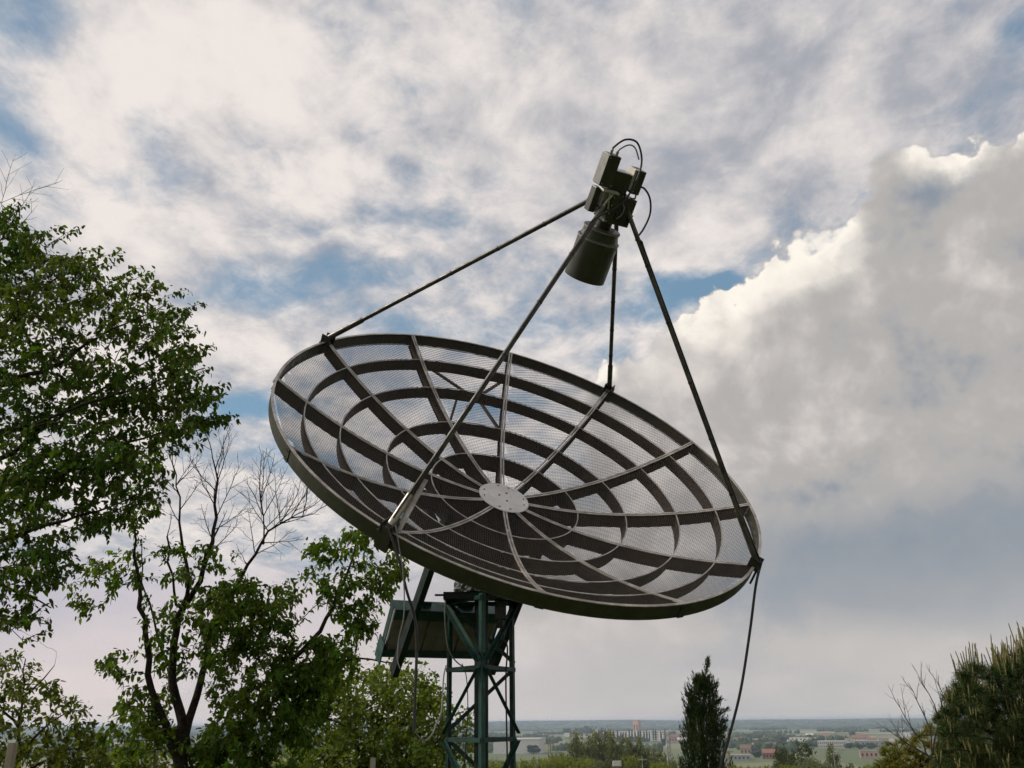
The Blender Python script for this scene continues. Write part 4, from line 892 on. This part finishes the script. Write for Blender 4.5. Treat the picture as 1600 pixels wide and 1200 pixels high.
# ---- forked tree with dead bare top and dark leaves lower down
Y1 = 9.2; t = Tree(23); b1 = grd(288, Y1); r = t.rng
lf_mid = leafmat('mid_green_leaves', (.060, .120, .014), (.095, .150, .022), .5, .42, .6, 1.3, .15)
t.limb([b1] + pl(Y1, [(288, 1300), (284, 1200), (284, 1140)]), .085, .058)
S = {}
S[1] = t.limb(pl(Y1, [(280, 1195), (264, 1148, -.1), (238, 1079, -.2), (228, 992, -.3), (219, 923, -.3), (212, 866, -.3), (210, 827, -.3)]), .040, .010)
S[2] = t.limb(pl(Y1, [(284, 1150), (284, 1131), (272, 1070, .1), (269, 1027, .1), (284, 957, .1), (303, 923, .1), (323, 871, .1), (334, 823, .1), (338, 767, .1), (332, 715, .1)]), .048, .006)
S[3] = t.limb(pl(Y1, [(284, 950, .1), (295, 914, .1), (287, 860, .1), (281, 801, .1), (277, 758, .1), (270, 725, .1)]), .022, .004)
S[4] = t.limb(pl(Y1, [(275, 945, .1), (267, 888, .1), (261, 838, .1)]), .013, .009)
S[5] = t.limb(pl(Y1, [(289, 1150), (303, 1110, .1), (316, 1057, .2), (334, 983, .3), (360, 936, .3), (381, 892, .3), (403, 862, .3), (420, 832, .3), (451, 812, .3), (490, 803, .3)]), .040, .004)
S[6] = t.limb(pl(Y1, [(412, 850, .3), (411, 800, .3), (405, 760, .3)]), .009, .003)
S[7] = t.limb(pl(Y1, [(292, 1205), (330, 1190, .1), (390, 1118, .1), (433, 1057, .0), (472, 1018, -.1), (507, 970, -.2), (525, 931, -.2), (540, 905, -.2), (556, 850, -.2)]), .042, .008)
S[8] = t.limb(pl(Y1, [(433, 1057, 0), (498, 1033, .1), (559, 1029, .1), (622, 1036, .2)]), .018, .005)
S[9] = t.limb(pl(Y1, [(381, 1125, .1), (407, 1110, .1), (477, 1112, .2), (540, 1135, .2)]), .02, .006)
S[10] = t.limb(pl(Y1, [(272, 1050, .1), (250, 1010, .2), (241, 960, .2), (222, 905, .2), (222, 850, .2)]), .014, .005)
S[11] = t.limb(pl(Y1, [(318, 880, .1), (330, 850, -.1), (341, 826, -.1)]), .012, .009)
def on(ch, q_): return Vector(t.P[ch[int(q_ * (len(ch) - 1))]])
for ch, q_, dx_, dz_, L_ in ((2, 1, -.1, 1, .55), (2, .93, .5, 1, .5), (2, .86, -.55, 1, .55), (2, .8, .6, .9, .6), (2, .72, -.5, 1, .5), (2, .66, .7, .8, .45), (3, 1, -.1, 1, .4), (3, .9, .45, 1, .42), (3, .8, -.6, .9, .5), (3, .7, .6, .8, .4), (3, .6, -.7, .7, .4),
        (5, 1, .8, .55, .40), (5, .95, .4, 1, .50), (5, .9, .9, .15, .4), (5, .86, -.1, 1, .55), (5, .82, .7, .75, .55), (5, .78, .8, .1, .42), (5, .74, -.35, 1, .5), (6, 1, -.1, 1, .45), (6, .8, .5, .9, .5), (6, .6, -.6, .8, .45), (6, .35, .7, .8, .45), (5, .70, -.6, .8, .35), (1, 1, .1, 1, .4), (5, .97, .2, 1, .6), (5, .92, .9, .5, .5), (5, .88, .5, 1, .6), (5, .84, -.5, 1, .5), (5, .76, .9, .4, .5), (2, .97, .2, 1, .5), (2, .9, -.8, .9, .5), (2, .83, -.2, 1, .6), (2, .76, .9, .6, .45), (3, .95, -.5, 1, .5), (3, .85, .5, .9, .45), (6, .9, .1, 1, .55), (6, .7, -.3, 1, .5), (6, .5, .4, .9, .5), (4, 1, .2, 1, .25), (11, 1, .5, 1, .2)):
    twigs(t, on(S[ch], q_), (dx_, r.normal(0, .2), dz_), L_ * 1.0, .0055, 2)
t.tip = .0012
for poly, n in (([(100, 885), (170, 852), (222, 868), (228, 905), (160, 950), (118, 962)], 36), ([(190, 700), (250, 690), (262, 760), (240, 820), (225, 862), (195, 850)], 34), ([(240, 850), (330, 850), (378, 880), (392, 920), (330, 940), (300, 925), (255, 905)], 44),
                ([(300, 930), (395, 905), (420, 950), (455, 975), (475, 1040), (460, 1110), (430, 1200), (300, 1210), (330, 1100), (318, 1020)], 420), ([(225, 930), (300, 930), (310, 1000), (290, 1060), (240, 1050), (222, 990)], 46), ([(135, 1042), (188, 1008), (215, 1040), (190, 1062), (150, 1058)], 16), ([(178, 1085), (225, 1060), (262, 1110), (240, 1150), (190, 1110)], 26),
                ([(410, 930), (430, 915), (462, 903), (470, 935), (500, 960), (455, 985), (425, 970)], 26), ([(478, 880), (495, 830), (560, 815), (600, 835), (640, 870), (640, 905), (600, 930), (590, 990), (540, 985), (510, 940), (490, 910)], 175), ([(500, 990), (560, 1000), (560, 1040), (500, 1060), (460, 1040)], 46),
                ([(430, 1040), (500, 1050), (510, 1120), (480, 1170), (430, 1150)], 90), ([(180, 1140), (300, 1130), (440, 1140), (480, 1200), (470, 1300), (180, 1300)], 240), ([(195, 1085), (262, 1070), (280, 1140), (190, 1190), (150, 1170)], 50), ([(330, 900), (400, 915), (425, 960), (400, 1010), (330, 1000)], 50), ([(400, 1000), (520, 990), (560, 1040), (520, 1110), (420, 1110)], 90)):
    t.grow(in_region(poly, n, Y1, .5, r), seg=.07)
finish(t, 'forked_tree', b1, 'forked dark tree with a dead leafless top, standing left of the dish', lf_mid, dict(along=.34, per=.011, k=17, jit=.026, size=.052, wid=.5, droop=.7, follow=.35))
# ---- broad yellow green bush behind the ballast
Y2 = 12.5; t = Tree(31); b2 = grd(590, Y2); r = t.rng
lf_yel = leafmat('yellow_green_leaves', (.125, .175, .030), (.090, .145, .024), .5, .35, .6, .9, .2)
t.limb([b2] + pl(Y2, [(590, 1290), (588, 1200), (590, 1120)]), .07, .02)
for pts in ([(588, 1220), (550, 1150), (520, 1090)], [(589, 1200), (630, 1130), (660, 1080)], [(588, 1240), (500, 1180), (470, 1130)], [(590, 1230), (660, 1180), (700, 1140)], [(590, 1160), (600, 1090), (585, 1050)]): t.limb(pl(Y2, pts), .03, .006)
t.grow(in_region([(470, 1100), (490, 1060), (520, 1045), (560, 1050), (600, 1038), (650, 1048), (685, 1070), (702, 1110), (712, 1200), (710, 1320), (440, 1320), (440, 1200), (455, 1140)], 1250, Y2, 1.0, r), seg=.1)
t.grow(in_region([(700, 1130), (730, 1110), (745, 1150), (742, 1300), (700, 1300)], 45, Y2, .5, r), seg=.1)
t.grow([at(x, y, Y2 + r.normal(0, .3)) for x, y in ((505, 1040), (535, 1030), (555, 1036), (590, 1022), (612, 1030), (640, 1028), (660, 1040), (680, 1050), (700, 1085), (716, 1108), (722, 1120), (470, 1085), (482, 1060), (735, 1112))], seg=.08)
finish(t, 'round_bush', b2, 'broad yellow green bush with a rounded top behind the lattice mast', lf_yel, dict(along=.35, per=.018, k=20, jit=.05, size=.052, wid=.72, droop=.2, follow=.3), cat='bush')
# ---- small tree lower left
Y3 = 10.5; t = Tree(41); b3 = grd(26, Y3); r = t.rng
lf_ol = leafmat('olive_leaves', (.105, .135, .022), (.075, .110, .018), .5, .4, .6, 1.2, .15)
t.limb([b3] + pl(Y3, [(27, 1300), (28, 1200), (33, 1110), (40, 1030)]), .04, .006)
for pts in ([(29, 1180), (75, 1130), (120, 1110)], [(31, 1140), (-10, 1090), (-30, 1050)], [(28, 1210), (90, 1180), (150, 1160)], [(34, 1090), (70, 1060), (85, 1040)]): t.limb(pl(Y3, pts), .016, .004)
t.grow(in_region([(-60, 1040), (-20, 1015), (15, 1012), (40, 1040), (72, 1030), (90, 1075), (120, 1095), (150, 1105), (155, 1140), (120, 1150), (95, 1200), (100, 1300), (-60, 1300)], 330, Y3, .7, r), seg=.08)
t.grow(in_region([(90, 1160), (140, 1140), (190, 1170), (260, 1165), (260, 1300), (90, 1300)], 210, Y3, .6, r), seg=.08)
t.grow([at(x, y, Y3) for x, y in ((30, 985), (44, 992), (60, 1000), (74, 1012), (88, 1018))], leafy=False, seg=.06)
finish(t, 'olive_tree', b3, 'small olive green tree in the lower left corner', lf_ol, dict(along=.32, per=.021, k=14, jit=.03, size=.06, wid=.5, droop=.45))
# ---- cypress
def cypress():
    Yc = 15.0; b = grd(1100, Yc); o = np.array(b[:]); r = np.random.default_rng(5); e = empty('cypress', b, label='narrow dark cypress standing right of centre in front of the plain', cat='tree')
    top = at(1103, 1066, Yc); m = MB(); m.tube([(0, 0, -.2), (0.02, 0, .7), (.0, 0, 1.5), (top.x - b.x, 0, top.z - b.z)], [.09, .06, .035, .008], 8); m.build('trunk', bark, e, smooth=True)
    prof = [(1030, 1104, 6), (1040, 1104, 10), (1052, 1103, 10), (1062, 1100, 7), (1072, 1099, 16), (1085, 1098, 21), (1100, 1097, 24), (1120, 1099, 29), (1140, 1100, 33), (1165, 1100, 35), (1200, 1100, 37), (1300, 1100, 38), (1370, 1100, 34), (1400, 1100, 24)]
    pyv = np.array([p[0] for p in prof], float); cx = np.array([p[1] for p in prof], float); hw = np.array([p[2] for p in prof], float)
    Ps, Ds, Ls = [], [], []
    N_ = 1900
    for _ in range(N_):
        y = r.uniform(1066, 1395); w = np.interp(y - 14, pyv, hw) * .74; x0 = np.interp(y, pyv, cx); k = np.sqrt(r.uniform(.12, 1)) * r.choice([.75, 1, 1, 1.3]); a = r.uniform(0, 2 * np.pi); c0 = np.array(at(x0, y, Yc)[:]); rr = w / FPX * Yc * 1.02 * k
        p = c0 + np.array([np.cos(a) * rr, np.sin(a) * rr, 0]); d = np.array([np.cos(a) * .32, np.sin(a) * .32, 1.0]); d /= np.linalg.norm(d)
        Lsp = r.uniform(.12, .3) * (.5 if y < 1078 else 1)
        n = 20; t = r.uniform(0, 1, n); q = p + d * (t * Lsp)[:, None] + r.normal(0, .016, (n, 3)) * (1.25 - t)[:, None]; Ps.append(q); dd = d + r.normal(0, .28, (n, 3)); Ds.append(dd / np.linalg.norm(dd, axis=1, keepdims=True)); Ls.append(r.uniform(.025, .065, n))
    for (x0, y0, x1, y1) in ((1112, 1120, 1137, 1108), (1108, 1090, 1120, 1068), (1112, 1105, 1126, 1093), (1115, 1135, 1134, 1125), (1090, 1098, 1073, 1084), (1092, 1115, 1074, 1112), (1101, 1062, 1106, 1030), (1103, 1052, 1107, 1030), (1086, 1075, 1087, 1062), (1118, 1150, 1134, 1136)):
        A, B = np.array(at(x0, y0, Yc)[:]), np.array(at(x1, y1, Yc - .05)[:]); n = 130; t = r.uniform(0, 1, n) ** .7; d = (B - A) / np.linalg.norm(B - A); Ps.append(A + (B - A) * t[:, None] + r.normal(0, .018, (n, 3))); dd = d + r.normal(0, .3, (n, 3)); Ds.append(dd / np.linalg.norm(dd, axis=1, keepdims=True)); Ls.append(r.uniform(.025, .06, n))
    P, Dd, Ln = np.concatenate(Ps), np.concatenate(Ds), np.concatenate(Ls); s_ = np.cross(Dd, r.normal(0, 1, Dd.shape)); s_ /= np.linalg.norm(s_, axis=1, keepdims=True); w = .0055
    V_ = np.stack([P - s_ * w, P + s_ * w, P + Dd * Ln[:, None] + s_ * w * .3, P + Dd * Ln[:, None] - s_ * w * .3], 1).reshape(-1, 3) - o; F_ = (np.arange(len(P)) * 4)[:, None] + np.arange(4)
    np_mesh('crown', V_, F_, leafmat('cypress_sprays', (.018, .034, .012), (.040, .062, .020), .2, .4, .6, 1.5, .15), e)
cypress()
# ---- pine with upright candles, right edge
def needles(P, Dr, r, L0, n, w, spread):
    """n needles of length L0 round each site"""
    k = len(P); P2 = np.repeat(P, n, 0); D2 = np.repeat(Dr, n, 0) + r.normal(0, spread, (k * n, 3)); D2 /= np.linalg.norm(D2, axis=1, keepdims=True); s_ = np.cross(D2, r.normal(0, 1, D2.shape)); s_ /= np.linalg.norm(s_, axis=1, keepdims=True) + 1e-9
    L_ = L0 * r.uniform(.7, 1.1, (k * n, 1)); return np.stack([P2 - s_ * w, P2 + s_ * w, P2 + D2 * L_ + s_ * w * .25, P2 + D2 * L_ - s_ * w * .25], 1).reshape(-1, 3)
def pine():
    Yp = 8.5; t = Tree(51); b = grd(1580, Yp); r = t.rng; o = np.array(b[:])
    t.limb([b] + pl(Yp, [(1580, 1300), (1578, 1200), (1582, 1100), (1590, 1050)]), .06, .008)
    for pts in ([(1580, 1180), (1540, 1110), (1515, 1050)], [(1580, 1230), (1520, 1180), (1480, 1130)], [(1582, 1120), (1560, 1060), (1552, 1020)], [(1585, 1110), (1620, 1040), (1640, 990)], [(1580, 1220), (1640, 1150), (1690, 1080)], [(1580, 1260), (1500, 1230), (1460, 1200)]): t.limb(pl(Yp, pts), .02, .005)
    poly = [(1462, 1200), (1465, 1130), (1488, 1080), (1505, 1050), (1530, 1040), (1545, 1055), (1560, 1035), (1585, 1030), (1610, 1010), (1660, 990), (1720, 1010), (1760, 1080), (1770, 1330), (1450, 1330)]
    T = in_region(poly, 1300, Yp, .75, r); edge = np.array([at(x, y, Yp + r.normal(0, .25)) for x, y in ((1492, 1072), (1500, 1058), (1512, 1050), (1520, 1042), (1530, 1045), (1545, 1060), (1552, 1045), (1562, 1030), (1572, 1030), (1585, 1026), (1596, 1018), (1608, 1010), (1470, 1120), (1478, 1095), (1484, 1088), (1620, 1000), (1640, 1000))])
    t.grow(np.concatenate([T, edge]), seg=.1, up=.5, tip=.004); t.solve(); e = empty('pine_tree', b, label='dark pine with upright yellow green candles at the right edge', cat='tree'); t.wood('trunk', bark, e, o)
    Pn, Dn = t.leaf_sites(.3, .011, .006, 12); Vn = needles(Pn, Dn, r, .085, 10, .0021, .85); F_ = (np.arange(len(Vn) // 4) * 4)[:, None] + np.arange(4)
    np_mesh('crown', Vn - o, F_, leafmat('pine_needles', (.032, .058, .016), (.055, .078, .020), .2, .3, .6, 1.5, .15), e)
    m = MB(); tips = np.array([t.P[ids[-1]] for ids, _ in t.shoots]); Pc = []
    for tp in tips:
        if r.uniform() > .5 and tp[2] < 2.1: continue
        big = tp[2] > 1.93 and r.uniform() < .9; n = r.integers(2, 5) + (2 if big else 0)
        for i in range(n):
            a = r.uniform(0, 6.28); L_ = r.uniform(.11, .22) * (1.25 if big else .5) * (1.0 if i else 1.15); rr = .025; p0 = Vector(tp) + Vector((math.cos(a) * rr * (i > 0), math.sin(a) * rr * (i > 0), -.02)); d = Vector((math.cos(a) * .16 + r.normal(0, .05), math.sin(a) * .16, 1)).normalized()
            m.tube([p0, p0 + d * L_ * .5, p0 + d * L_ * .93, p0 + d * L_], [.0050, .0054, .0042, .001], 5); Pc.append((p0 + d * L_ * .3, d, L_))
    cm = m.build('candles', material('pine_candles', (.20, .18, .06), .7, vary=.25, vscale=6, col2=(.15, .135, .045)), e, smooth=True); me = cm.data; me.transform(Matrix.Translation(-b)); cm['kind'] = 'stuff'
    P0 = np.array([c[0][:] for c in Pc]); D0 = np.array([c[1][:] for c in Pc])
    P1 = np.concatenate([P0 + D0 * k for k in (0, .02, .04, .06, .08)]); Vn = needles(P1, np.concatenate([D0] * 5), r, .022, 7, .0010, .45); F_ = (np.arange(len(Vn) // 4) * 4)[:, None] + np.arange(4)
    np_mesh('young_needles', Vn - o, F_, leafmat('young_pine_needles', (.10, .12, .035), None, .2, .3, .5), e)['kind'] = 'stuff'
pine()
# ---- bare shrub and yellow green conifer left of the pine
Y5 = 9.3; t = Tree(61); b5 = grd(1468, Y5); r = t.rng
t.limb([b5] + pl(Y5, [(1466, 1290), (1462, 1220), (1456, 1180)]), .02, .012)
for pts in ([(1458, 1190), (1440, 1160), (1420, 1130), (1406, 1104), (1402, 1092)], [(1457, 1182), (1455, 1150), (1440, 1110), (1425, 1080), (1419, 1067)], [(1457, 1178), (1465, 1130), (1458, 1095), (1440, 1068), (1434, 1057)], [(1460, 1200), (1470, 1140), (1472, 1090), (1466, 1055)], [(1458, 1186), (1425, 1165), (1400, 1150), (1386, 1140)], [(1460, 1200), (1480, 1150), (1490, 1110), (1496, 1080)]): t.limb(pl(Y5, pts), .009, .0022, step=.08, wob=.006)
for ch in list(t.limbs[1:]):
    for q_ in (.25, .45, .6, .75, .88): 
        p_ = Vector(t.P[ch[int(q_ * (len(ch) - 1))]]); d_ = Vector(t.P[ch[-1]]) - p_; d_.normalize(); d_ = d_ + Vector((r.uniform(-.9, .7), r.normal(0, .3), r.uniform(.0, .6))); twigs(t, p_, d_, r.uniform(.12, .3), .0035, 1)
t.solve(); e = empty('bare_shrub', b5, label='bare leafless shrub with thin brown branches left of the pine', cat='shrub'); t.wood('branches', bark_g, e, np.array(b5[:]))
Y6 = 10.5; t = Tree(71); b6 = grd(1440, Y6); r = t.rng
t.limb([b6] + pl(Y6, [(1440, 1290), (1438, 1220), (1436, 1180)]), .04, .015)
for pts in ([(1438, 1210), (1405, 1185), (1390, 1170)], [(1437, 1200), (1470, 1160), (1485, 1125)], [(1438, 1230), (1500, 1200), (1530, 1180)]): t.limb(pl(Y6, pts), .02, .006)
t.grow(in_region([(1368, 1200), (1378, 1172), (1390, 1158), (1415, 1160), (1435, 1145), (1460, 1125), (1478, 1108), (1500, 1120), (1520, 1200), (1520, 1320), (1360, 1320)], 520, Y6, .6, r), seg=.08, up=.6, tip=.003); t.solve()
e = empty('golden_conifer', b6, label='golden green feathery bush beneath the bare shrub', cat='bush'); o6 = np.array(b6[:]); t.wood('trunk', bark, e, o6)
Pn, Dn = t.leaf_sites(.28, .012, .015, 12); Dn = Dn + np.array([0, 0, .5]); Vn = needles(Pn, Dn, r, .055, 7, .0034, .5)
np_mesh('crown', Vn - o6, (np.arange(len(Vn) // 4) * 4)[:, None] + np.arange(4), leafmat('golden_sprays', (.20, .19, .03), (.13, .15, .025), .35, .3, .55, 1.3), e)
# ---- trees down the slope: three kinds, each copied
def slope_tree(seed, kind, mat, name):
    t = Tree(seed); r = t.rng; H_ = 8.0
    t.limb([Vector((0, 0, -.3)), Vector((.1, 0, 2)), Vector((0, .1, 4.5)), Vector((.1, 0, 7 if kind == 'tall' else 5.5))], .16, .04, step=.4, wob=.03)
    T = []
    while len(T) < 420:
        p = r.uniform(-1, 1, 3)
        if kind == 'round': q = p * (2.9, 2.9, 2.9) + (0, 0, 4.9); ok = (p ** 2).sum() < 1 and (p ** 2).sum() > .12
        elif kind == 'tall': q = p * (1.6, 1.6, 3.8) + (0, 0, 4.9); ok = (p[0] ** 2 + p[1] ** 2) < (1 - abs(p[2]) ** 2.2) * r.uniform(.5, 1.15)
        else: q = p * (3.2, 3.2, 2.3) + (0, 0, 5.2); ok = (p ** 2).sum() < r.uniform(.5, 1.3) and (p ** 2).sum() > .1
        if ok and q[2] > 1.2: T.append(q)
    # clumpy outline
    T = np.array(T); cl = r.uniform(-1, 1, (26, 3)) * (2.6, 2.6, 2.6) + (0, 0, 4.9); T = T + .28 * (cl[np.argmin(((T[:, None] - cl[None]) ** 2).sum(-1), 1)] - T) * (1 if kind != 'tall' else .3)
    t.grow(T, seg=.35, up=.4, tip=.012); t.solve(); e = empty(name, (0, 0, 0)); t.wood('trunk', bark_g, e, np.zeros(3), 4)
    P, Dr = t.leaf_sites(1.2, .085, .15, 11 if kind == 'tall' else 15); leaves('crown', P, Dr, .20, mat, e, np.zeros(3), r, .75, .2, 1.2, .2, .3, .4, four=True); return e
lf_pop = leafmat('grey_green_leaves', (.19, .21, .10), (.14, .17, .07), .5, .3, .6, .5, .15); lf_yg = leafmat('fresh_green_leaves', (.20, .24, .045), (.15, .19, .035), .5, .3, .6, .4, .15); lf_dk = leafmat('deep_green_leaves', (.05, .075, .028), (.07, .095, .032), .4, .3, .6, .5, .15)
protos = {'p': slope_tree(81, 'tall', lf_pop, 'slope_poplar'), 'y': slope_tree(82, 'wide', lf_yg, 'slope_tree'), 'd': slope_tree(83, 'round', lf_dk, 'slope_dark_tree'), 'g': slope_tree(84, 'round', lf_pop, 'slope_grey_tree')}
used = set()
def copy_tree(o, parent=None):
    c = o.copy(); C.objects.link(c); c.parent = parent
    for ch in o.children: copy_tree(ch, c)
    return c
KN = {'p': 'grey green airy poplar', 'y': 'yellow green crown', 'd': 'dark round tree', 'g': 'dull olive round tree'}
slope = [ # px x, px y of the top, distance, kind, width factor, where
 (895, 1152, 420, 'p', 1.1), (906, 1155, 430, 'p', 1.0), (921, 1156, 425, 'p', 1.2), (934, 1151, 420, 'p', 1.3), (947, 1150, 425, 'p', 1.3), (958, 1154, 415, 'p', 1.2), (968, 1158, 430, 'p', 1.2), (985, 1160, 420, 'p', 1.2), (996, 1159, 420, 'p', 1.2), (1012, 1161, 425, 'g', .9), (1026, 1168, 420, 'g', .8),
 (812, 1183, 300, 'y', .9), (838, 1180, 310, 'y', .9), (862, 1178, 300, 'y', .8), (884, 1176, 310, 'y', .8), (910, 1180, 290, 'y', .9), (935, 1184, 280, 'g', .8), (958, 1178, 300, 'd', .7), (986, 1176, 300, 'y', .8), (1010, 1179, 290, 'd', .8), (1034, 1186, 280, 'y', .8), (1056, 1184, 290, 'g', .7), (875, 1168, 380, 'g', .7), (778, 1184, 300, 'y', .9), (760, 1180, 320, 'g', .8),
 (1145, 1186, 300, 'y', .8), (1172, 1190, 280, 'y', .8), (1196, 1188, 290, 'y', .7), (1240, 1153, 450, 'd', .95), (1222, 1160, 455, 'd', .6), (1262, 1173, 400, 'g', .9), (1284, 1180, 380, 'g', .7), (1225, 1186, 300, 'y', .8), (1300, 1170, 420, 'p', 1.2), (1330, 1188, 300, 'd', .6), (1352, 1187, 300, 'y', .7), (1375, 1184, 290, 'y', .8),
 (110, 1180, 300, 'd', .9), (180, 1176, 320, 'y', .9), (235, 1182, 300, 'd', .9), (395, 1176, 300, 'd', .8), (430, 1180, 310, 'y', .9), (470, 1176, 300, 'd', .9), (1450, 1180, 300, 'd', .9), (1540, 1180, 300, 'y', .9)]
slope.sort(key=lambda s_: s_[0]); cnt = {}
tot = {k: sum(1 for s_ in slope if s_[3] == k) for k in KN}
for x, yt, dd, kd, wf in slope:
    yt -= 5 if kd in 'yg' and x < 1100 else 0
    d3 = ray(x, yt); top = EYE + d3 * (dd * .5 / math.hypot(d3.x, d3.y)); zg = float(gz(top.x, top.y)); hh = top.z - zg; s_ = hh / 7.9
    if kd not in used: o = protos[kd]; used.add(kd)
    else: o = copy_tree(protos[kd])
    o.location = (top.x, top.y, zg); wf *= .42 if kd == 'p' else .68; o.scale = (s_ * wf, s_ * wf, s_); o.rotation_euler = (0, 0, R_.uniform(0, 6.28)); i_ = cnt.get(kd, 0); cnt[kd] = i_ + 1
    tag(o, '%s on the slope, %s of its kind from the left' % (KN[kd], ordn(i_)), 'tree', {'p': 'airy poplars down the slope', 'y': 'yellow green trees down the slope', 'd': 'dark round trees down the slope', 'g': 'olive round trees down the slope'}[kd])
# ---- poles, masts and stakes
polem = material('weathered_pole', (.30, .26, .20), .8, vary=.2, vscale=2); galv = material('galvanised_steel', (.42, .42, .40), .5, .4, vary=.1)
def lattice_pole(x, yt, dd, w, label, mat):
    d3 = ray(x, yt); top = EYE + d3 * (dd * .6 / math.hypot(d3.x, d3.y)); zg = float(gz(top.x, top.y)); h = top.z - zg; e = empty('lattice_pole', (top.x, top.y, zg), label=label, cat='pole')
    for sx in (-1, 1):
        for sy in (-1, 1): m = MB(); m.tube([(sx * w, sy * w, -.5), (sx * w * .55, sy * w * .55, h)], w * .16, 6); m.build('leg', mat, e)
    n = int(h / (w * 2.2))
    for i in range(n):
        z0, z1 = h * i / n, h * (i + 1) / n; f0, f1 = 1 - .45 * z0 / h, 1 - .45 * z1 / h
        m = MB(); s_ = 1 if i % 2 else -1
        for a, b in (((s_ * w * f0, -w * f0, z0), (-s_ * w * f1, -w * f1, z1)), ((s_ * w * f0, w * f0, z0), (-s_ * w * f1, w * f1, z1)), ((-w * f0, s_ * w * f0, z0), (-w * f1, -s_ * w * f1, z1)), ((w * f0, s_ * w * f0, z0), (w * f1, -s_ * w * f1, z1))): m.tube([a, b], w * .09, 5)
        m.build('bracing', mat, e)
    m = MB(); m.bar((-w * 2.2, 0, h - .2), (w * 2.2, 0, h - .2), w * .3); m.build('cross_arm', mat, e)
lattice_pole(858, 1160, 260, .35, 'tan lattice pole standing in the field right of the warehouse', polem)
lattice_pole(1043, 1143, 300, .45, 'pale lattice pole close to the left side of the cypress', galv)
lattice_pole(1137, 1172, 220, .3, 'tan lattice pole between the cypress and the hanging cable', polem)
for x, yt, dd, rr, lb in ((1315, 1168, 240, .10, 'thin leaning pole in the field right of the round dark tree'), (1372, 1160, 300, .10, 'thin post near the salmon building'), (1003, 1182, 200, .06, 'thin grey pole among the slope trees left of the cypress'), (1303, 1174, 300, .07, 'short thin pole beside the leaning one')):
    d3 = ray(x, yt); top = EYE + d3 * (dd * .6 / math.hypot(d3.x, d3.y)); zg = float(gz(top.x, top.y)); h = top.z - zg; e = empty('utility_pole', (top.x, top.y, zg), label=lb, cat='pole')
    m = MB(); m.tube([(0, 0, -.5), (-.12 if 'leaning' in lb else 0, 0, h)], [rr, rr * .6], 8); m.build('shaft', galv, e)
    m = MB(); m.bar((-.5, 0, h - .35), (.5, 0, h - .35), .09); m.build('cross_arm', galv, e)
# street lamp head between the slope trees
p = at(964, 1194, 60); zg = float(gz(p.x, 60)); e = empty('flood_lamp', (p.x, 60, zg), label='boxy grey flood lamp on a post low down between the slope trees', cat='lamp')
m = MB(); m.tube([(0, 0, -.3), (0, 0, p.z - zg - .2)], .05, 8); m.build('post', galv, e)
m = MB(); m.box((0, 0, p.z - zg), (.26, 0, 0), (0, .09, -.05), (0, .05, .16), .04); hd = m.build('lamp_head', galv, e)
m = MB(); m.box((0, -.105, p.z - zg + .0), (.2, 0, 0), (0, .012, -.004), (0, .035, .11), .01); m.build('glass', material('lamp_glass', (.45, .42, .38), .15), hd)
# two weathered stakes
for x, yt, Ys, lb in ((18, 1160, 6.2, 'pale weathered wooden stake in the lower left corner'), (581, 1184, 8.2, 'pale wooden stake below the ballast in front of the bush')):
    p = at(x, yt, Ys); m = MB(); m.bar((0, 0, -.1), (.01, 0, p.z), .05 if x < 100 else .035, .04, chamfer=.004); m.build('wooden_stake', polem, loc=(p.x, Ys, 0), label=lb, cat='stake')
# ---- the air over the plain
hz = MB(); Hz0, Hz1 = PLAIN - 1.5, 13.0
hz.add([(-9000, -300, Hz0), (9000, -300, Hz0), (9000, 11500, Hz0), (-9000, 11500, Hz0), (-9000, -300, Hz1), (9000, -300, Hz1), (9000, 11500, Hz1), (-9000, 11500, Hz1)], [(0, 3, 2, 1), (4, 5, 6, 7), (0, 1, 5, 4), (1, 2, 6, 5), (2, 3, 7, 6), (3, 0, 4, 7)])
hm = bpy.data.materials.new('haze_air'); hm.use_nodes = True; nt = hm.node_tree; nt.nodes.clear(); vo = nt.nodes.new('ShaderNodeVolumePrincipled'); vo.inputs['Color'].default_value = (.64, .77, 1.0, 1); vo.inputs['Density'].default_value = 1.0e-4; vo.inputs['Anisotropy'].default_value = .2
ou = nt.nodes.new('ShaderNodeOutputMaterial'); nt.links.new(vo.outputs[0], ou.inputs['Volume'])
hz.build('haze', hm, label='pale blue haze lying over the plain', cat='haze', kind='stuff')
